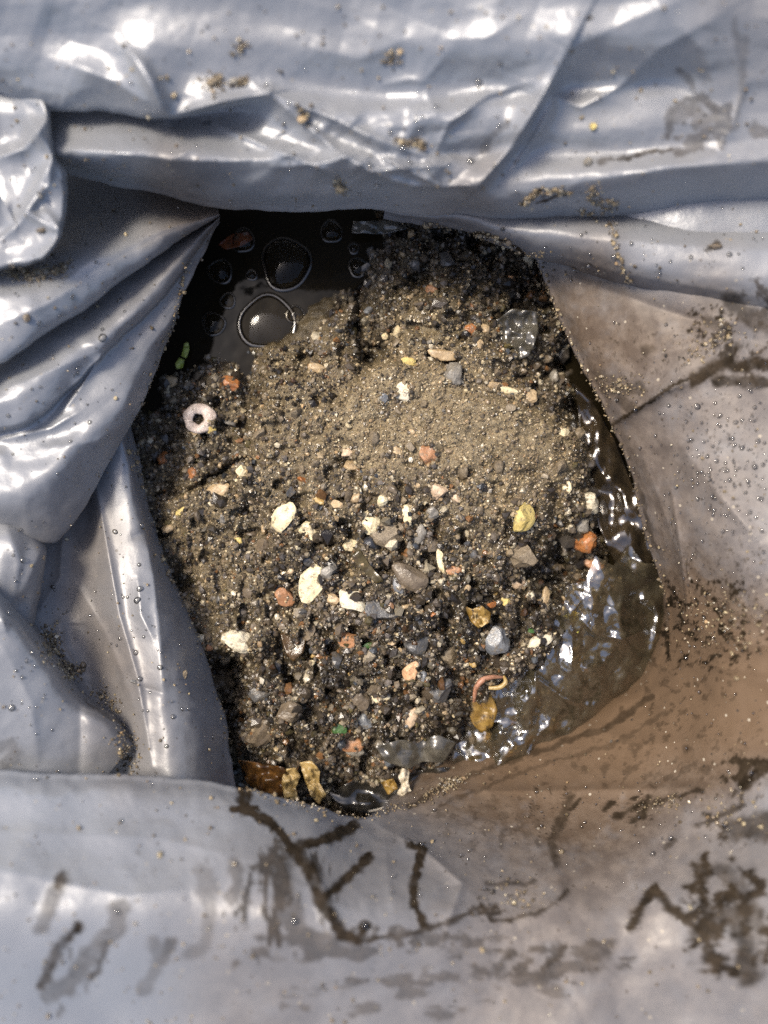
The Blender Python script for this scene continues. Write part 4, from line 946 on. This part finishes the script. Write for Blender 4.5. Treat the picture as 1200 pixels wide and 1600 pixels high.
tag(tube('stem', [(905,905,-4),(935,915,-6),(950,930,-8)], [2,2.4,1.6], LEAF_B), 'dark wet twig below the rusty chunk', 'twig')

# the shell ring
z0 = pz1(311, 654)
pr = []; NS, NR = 40, 12
for i in range(NS):
    a = 2*math.pi*i/NS
    for j in range(NR):
        b = 2*math.pi*j/NR
        rr = (17.2+8.8*math.cos(b)*(1+.14*math.sin(a+1)+.07*math.sin(5*a)))*(1+.025*math.sin(3*a+.5)+.015*math.sin(7*a))*K; pr.append((rr*math.cos(a)*1.0, rr*math.sin(a)*.95, (3.6+.7*math.sin(4*a))*K*math.sin(b)))
i = np.arange(NS*NR).reshape(NS, NR); j = np.roll(i, -1, 0); k = np.roll(i, -1, 1); l = np.roll(j, -1, 1)
ring = obj('ring', make_mesh('ring', np.array(pr), np.stack([i, j, l, k], -1).reshape(-1, 4)), mat_stone('pinkish_shell', (.38,.30,.25), (.54,.46,.40), (.30,.2,.15), .35, 300, .4))
ring.location = P(311, 654, z0+2.8); ring.rotation_euler = (R(-8), R(6), 0)
tag(ring, 'pinkish white ring half sunk in the grit at the left', 'ring')

# ---------------------------------------------------------------- the puddle and its bubbles
WATER = mat_water()
WZ = -16.5
water = patch('water', [(215,640),(262,540),(280,480),(300,400),(325,320),(580,318),(600,370),(590,420),(550,455),(520,480),(490,520),(450,570),(400,620),(320,650)], WATER,
      lambda u, v: WZ+.25*(fbm(u/30, v/30, 400, 2)-.5), 40, 120, 0)
tag(water, 'black puddle of dirty water under the upper lip', 'puddle', None, 'structure')
_t = NT('bubble_rim'); RIMW = _t.done(_t.pbr((.012, .009, .005), .14, 1.0))
BUB = mat_film('bubble_film', (.94,.91,.85), None, 0, .09, 1.2)
def bubble(u, v, r, hr, label):
    n, m = 32, 10; co = []
    for i in range(m+1):
        a = i/m*math.pi/2
        for k in range(n):
            t = 2*math.pi*k/n; co.append((math.cos(a)*math.cos(t)*r*K*(1+.06*math.sin(3*t+u)+.04*math.sin(2*t+v)+.02*math.sin(5*t)), math.cos(a)*math.sin(t)*r*K*(1+.06*math.sin(3*t+u)+.04*math.sin(2*t+v)+.02*math.sin(5*t)), math.sin(a)*r*hr*K))
    root = obj('bubble', make_mesh('bubble', np.array(co), grid_wrap(m+1, n)), BUB); root.location = P(u, v, WZ)
    pr = []; N2 = 8
    for k in range(n):
        t = 2*math.pi*k/n
        for j in range(N2):
            b = 2*math.pi*j/N2; rr = r*K+max(2.2, r*.10)*K*math.cos(b); pr.append((rr*math.cos(t)*(1+.06*math.sin(3*t+u)+.04*math.sin(2*t+v)+.02*math.sin(5*t)), rr*math.sin(t)*(1+.06*math.sin(3*t+u)+.04*math.sin(2*t+v)+.02*math.sin(5*t)), max(2.2, r*.10)*.8*K*math.sin(b)))
    i = np.arange(n*N2).reshape(n, N2); j = np.roll(i, -1, 0)
    obj('rim', make_mesh('rim', np.array(pr), np.stack([i, j, np.roll(j, -1, 1), np.roll(i, -1, 1)], -1).reshape(-1, 4)), RIMW, root)
    return tag(root, label, 'bubble', 'bubbles on the puddle')
def grid_wrap(n, m):
    i = np.arange(n*m).reshape(n, m); j = np.roll(i, -1, 1)
    return np.stack([i[:-1], j[:-1], j[1:], i[1:]], -1).reshape(-1, 4)
for b in [(447,413,40,.6,'big round bubble near the middle of the black puddle'),(418,504,44,.3,'broad flat bubble against the grit at the near side of the puddle'),(344,424,19,.8,'small bubble on the left of the black puddle'),
          (356,470,12,.8,'small bubble left of the broad flat bubble'),(334,506,18,.7,'bubble pressed against the left end of the broad flat bubble'),(393,430,8,.8,'tiny bubble touching the big round bubble'),
          (518,362,17,.8,'bubble under the lip at the right of the puddle'),(553,388,8,.8,'tiny bubble on the right side of the puddle'),(560,418,15,.7,'bubble between the puddle and the shaded grit'),(380,376,18,.7,'bubble beside the dark red leaf'),(462,492,14,.7,'bubble at the right end of the broad flat bubble')]:
    bubble(*b)

pit_shade = patch('water', [(880,560),(900,540),(960,620),(1010,740),(1040,860),(1050,960),(990,1010),(930,960),(900,900),(905,800),(920,740),(905,650)], WATER, lambda u, v: -27+.3*(fbm(u/30, v/30, 402, 2)-.5), 20, 80, 0)  # dark sheet added in the right pit to stand in for its deep shade
tag(pit_shade, 'dark glossy sheet added as shade between the heap and the brown right wall', 'puddle', None, 'structure')
# ---------------------------------------------------------------- the clear wrapper in the lower right corner
WRAP = mat_film('clear_dirty_film', (.80,.69,.46), (.50,.42,.25), .075, .13, 2.1)
def wrapz(u, v):
    (z,) = kern(u, v, [(740,1140,-15),(800,1080,-10),(860,1040,-5),(900,980,-2),(940,920,-2),(985,895,-9),(1030,930,-24),(1050,980,-30),(1000,1000,-13),(1040,1040,-34),(1005,1085,-34),(930,1060,-12),(950,1130,-34),(870,1120,-14),(880,1165,-32),(800,1150,-14),(800,1205,-30),(740,1180,-19),(745,1220,-30),(710,1190,-22)], 34)
    z = z + 4.6*crumple(u, v, 31, 112) + 2.9*crumple(u+30*(fbm(u/40, v/40, 415)-.5), v+30*(fbm(u/40, v/40, 416)-.5), 37, 52) + .4*crumple(u, v, 39, 26) + 5*(fbm(u/70, v/70, 410, 2)-.5)
    for c in [([(900,960),(930,990),(975,1000),(1000,985)],4,8,8),([(985,940),(1015,935),(1030,960),(1015,1030)],4,7,7),([(840,1060),(880,1090),(925,1105)],4,7,7),([(835,1045),(838,1100)],3,7,7),([(770,1130),(800,1165),(790,1190)],4,8,8)]: z = z + crease(u, v, *c)
    return z
wr = patch('clear_wrapper', [(716,1140),(740,1098),(800,1062),(842,1022),(852,985),(880,950),(886,918),(915,905),(930,868),(958,884),(985,852),(1005,880),(1030,880),(1060,960),(1044,1000),(1050,1040),(1014,1090),(966,1130),(915,1160),(890,1152),(850,1186),(822,1184),(800,1216),(770,1204),(745,1222),(706,1204)], WRAP, wrapz, 90, 300, 0)
tag(wr, 'crumpled clear plastic wrapper, wet and dirty, in the lower right corner of the bag', 'wrapper')

# ---------------------------------------------------------------- water drops, sand and crumbs on the film
DROP = mat_film('clear_water', (.78,.77,.74), None, 0, .02, 1.5)
def dome(r, hr=.62):
    n, m = 12, 5; co = []
    for i in range(m+1):
        a = -.5+(i/m)*(math.pi/2+.5)
        for k in range(n):
            t = 2*math.pi*k/n; co.append((math.cos(a)*math.cos(t)*r, math.cos(a)*math.sin(t)*r, math.sin(a)*r*hr))
    return np.array(co), grid_wrap(m+1, n)
DROPLIB = [make_mesh('water_drop', *dome(.001)) for _ in range(1)]; DROPLIB[0].materials.append(DROP)
DROPS = [(160,528,9),(160,515,5),(748,128,8),(475,190,10),(590,290,8),(578,258,6),(630,232,6),(735,252,7),(960,401,7),(795,364,5),(760,383,5),(920,415,6),(805,386,4),(180,831,8),(222,822,6),(215,938,10),(218,920,7),(212,1020,7),(250,1043,7),(218,1061,6),(270,1120,6),(260,1166,6),(285,1108,5),(332,1152,5),(90,517,0),(60,505,7),(134,497,5),(187,470,6),(116,585,4),(35,875,7),(18,1106,8),(50,1020,5),(83,917,5),(85,922,4),
  (1020,1335,8),(1133,1290,8),(1048,1310,6),(660,1320,5),(655,1400,4),(613,1395,4),(615,1370,4),(885,1240,4),(460,1440,7),(570,1447,8),(185,1425,6),(630,1035,0),
  (840,535,0),(922,536,4),(960,504,4),(995,628,4),(993,640,5),(965,625,4),(1085,1010,4),(1090,635,7),(1150,660,5),(1120,720,5),(1160,700,5),(1180,730,6),(1140,750,5),(1165,770,5),(1100,690,4),(1110,790,4),(1190,780,6),(1185,690,5),(1150,735,4),(1175,650,4),(1130,830,5),(1190,830,5),(1075,700,4),(1000,700,4),(1090,755,4),(1172,800,5),(970,720,4),(1080,645,4),
  (1050,480,0),(900,330,3),(1080,402,5),(1140,398,6),(640,255,5),(205,130,4),(110,690,4),(230,690,4),(205,745,4),(140,660,5),(148,698,4),(60,660,4),(90,740,4),(20,710,4)]
def ordinal(n): return f"{n}{'th' if 10 < n % 100 < 14 else {1: 'st', 2: 'nd', 3: 'rd'}.get(n % 10, 'th')}"
rank = {}
for (u, v, r) in sorted(DROPS, key=lambda q: q[1]):
    if r < 3: continue
    o = obj('water_drop', DROPLIB[0]); k = r*.62*K/.001
    o.location = P(u, v, float(film_z(u, v))-.05); o.scale = (k, k*float(rng.uniform(.75, 1.3)), k)
    o.rotation_euler = (0, 0, float(rng.uniform(0, 6)))
    place = 'upper lip' if v < 320 else ('tucked fold' if v < 430 and u > 600 else ('brown right wall' if u > 850 and v < 1120 else ('lower lip' if v > 1215 else ('left pleats' if v < 780 else 'lower left walls'))))
    rank[place] = rank.get(place, 0)+1; q = rank[place]
    tag(o, f"{'topmost' if q == 1 else ordinal(q)+' from the top'} of the larger clear water beads on the {place}", 'water drop', f'larger beads of water on the {place}')
def bag_pts(n, regions):
    U, V = [], []
    for (cu, cv, ru, rv, ww) in regions:
        k = int(n*ww); a = rng.normal(size=(k, 2)); U.append(cu+a[:, 0]*ru*.6); V.append(cv+a[:, 1]*rv*.6)
    u = np.concatenate(U); v = np.concatenate(V)
    ok = (u > 3) & (u < 1197) & (v > 3) & (v < 1597)
    u, v = u[ok], v[ok]; z = film_z(u, v); ok = z > -12
    return u[ok], v[ok], z[ok]
u, v, z = bag_pts(1000, [(1130,730,110,120,.34),(160,600,200,200,.12),(230,950,90,260,.1),(1050,1000,160,200,.12),(1000,380,250,60,.06),(900,1280,260,120,.1),(500,240,350,100,.1),(60,1000,80,150,.06)])
rd = np.clip(rng.lognormal(math.log(1.5), .4, len(u)), .8, 3.2)*K
dv, df = dome(1.0); n = len(u); co = dv[None]*rd[:, None, None]+P(u, v, z-.05)[:, None]
me = make_mesh('water_beads', co.reshape(-1, 3), (df[None]+(np.arange(n)*len(dv))[:, None, None]).reshape(-1, 4))
tag(obj('water_beads', me, DROP), 'fine spray of water beads over the film of the bag', 'water beads', None, 'stuff')
# sand stuck on the film
S = []
def along(pts, hw, n):
    p = polyres([(a, b, 0) for a, b in pts], n)
    return p[:, 0]+rng.normal(size=n)*hw, p[:, 1]+rng.normal(size=n)*hw
for pts, hw, n in [([(15,425),(60,432),(105,415)],6,420),([(322,130),(345,128)],8,130),([(385,125),(372,130)],4,60),([(930,290),(925,310),(945,325),(965,320)],5,150),([(955,345),(962,385),(970,415),(985,445)],3,120),([(905,330),(930,338)],3,50),
    ([(75,985),(82,1020),(90,1012)],8,330),([(95,1030),(112,1055),(120,1045)],6,240),([(150,1075),(170,1100),(185,1105)],7,110),([(190,1140),(200,1170),(205,1200)],10,170),([(760,1395),(840,1405)],12,60),([(525,285),(540,298)],5,120),
    ([(780,395),(850,400)],3,90),([(735,365),(800,385)],4,140),([(660,350),(735,366)],2,50),([(1075,560),(1140,505)],14,160),([(935,605),(1000,600)],10,140),([(850,300),(890,303)],3,70),([(820,320),(840,298)],3,80),([(370,80),(380,70)],6,60),([(620,85),(605,100)],6,50),([(620,222),(665,228)],4,90),([(1000,1260),(1060,1250)],7,100),([(1080,960),(1190,980)],26,260),([(470,170),(480,195)],4,60),([(1100,1270),(1180,1270)],20,120)]:
    S.append(along(pts, hw, n))
for pts, hw, n in [([(838,408),(882,520),(942,640),(986,745),(1012,850),(1036,930)],4,420),([(700,1216),(770,1185),(860,1158),(940,1125),(1002,1075)],9,520),([(660,1245),(720,1215)],6,160),([(213,657),(250,570),(273,500),(292,410)],3,150),([(205,700),(240,800),(263,890),(300,970),(332,1048),(356,1150)],4,260),([(380,1230),(470,1256),(566,1275),(640,1256)],4,220)]:
    S.append(along(pts, hw, n))
k = 1900; S.append((rng.uniform(0, 1200, k), rng.uniform(0, 1600, k)))
u = np.concatenate([a for a, _ in S]); v = np.concatenate([b for _, b in S])
z = film_z(u, v); ok = (z > -12) & (u > 0) & (u < 1200) & (v > 0) & (v < 1600); u, v, z = u[ok], v[ok], z[ok]
r = np.clip(rng.lognormal(math.log(1.25), .5, len(u)), .5, 4)*K
pos = P(u, v, z); pos[:, 2] += r*.4
grains('sand_specks', pos, r, SANDPAL[rng.choice(len(SANDPAL), len(u), p=SANDW)]*rng.uniform(.6, 1.5, (len(u), 1)), GRAIN, (ICO_V, ICO_F), .3, False, 'specks of sand stuck to the folds of the bag', 'sand')
# bigger crumbs on the film, each a thing
for (u, v, l, w_, mk, lab) in [(332,128,26,16,'lump','sandy crumb in front on the crest of the upper lip'),(365,127,16,10,'grey','grey crumb right of the sandy crumb on the crest of the upper lip'),(533,293,20,22,'tan','tan chip on the lower edge of the upper lip'),(927,198,14,12,'yellow','yellowish grain on the right part of the upper lip'),(918,253,18,16,'grey','glistening grey crumb on the right roll of the upper lip'),(472,188,18,16,'tan','brown crumb on the bright crease of the upper lip'),(62,245+60,10,16,'slate','dark speck high on the corner flap'),(64,360,18,12,'brown','brown crumb low on the corner flap'),(785,358,10,8,'black','black crumb on the fold tucked under the lip'),(1118,385,28,10,'brown','dark elongated crumb on the right of the tucked fold'),(42,497,14,16,'brown','reddish crumb on the uppermost left pleat'),(322,192,16,8,'slate','dark crumb beneath the crease of the upper lip'),(130,1040,12,16,'brown','brown crumb below the sand on the lower left wall'),(210,1065,24,8,'slate','dark sliver stuck on the bright stripe of the lower left wall'),(288,1055,12,22,'lump','sandy crumb near the edge of the lower left wall'),(625,82,10,9,'tan','small tan crumb on the top of the upper lip')]:
    zf = float(film_z(u, v)); s = K
    o = obj('crumb', stone_mesh('crumb', l*s*.36, w_*s*.36, min(l, w_)*s*.35, int(u*7+v), 8, .62, .09), M[mk]); o.location = P(u, v, zf+.5); o.rotation_euler = (0, 0, float(rng.uniform(-.5, .5)))
    tag(o, lab, 'crumb')
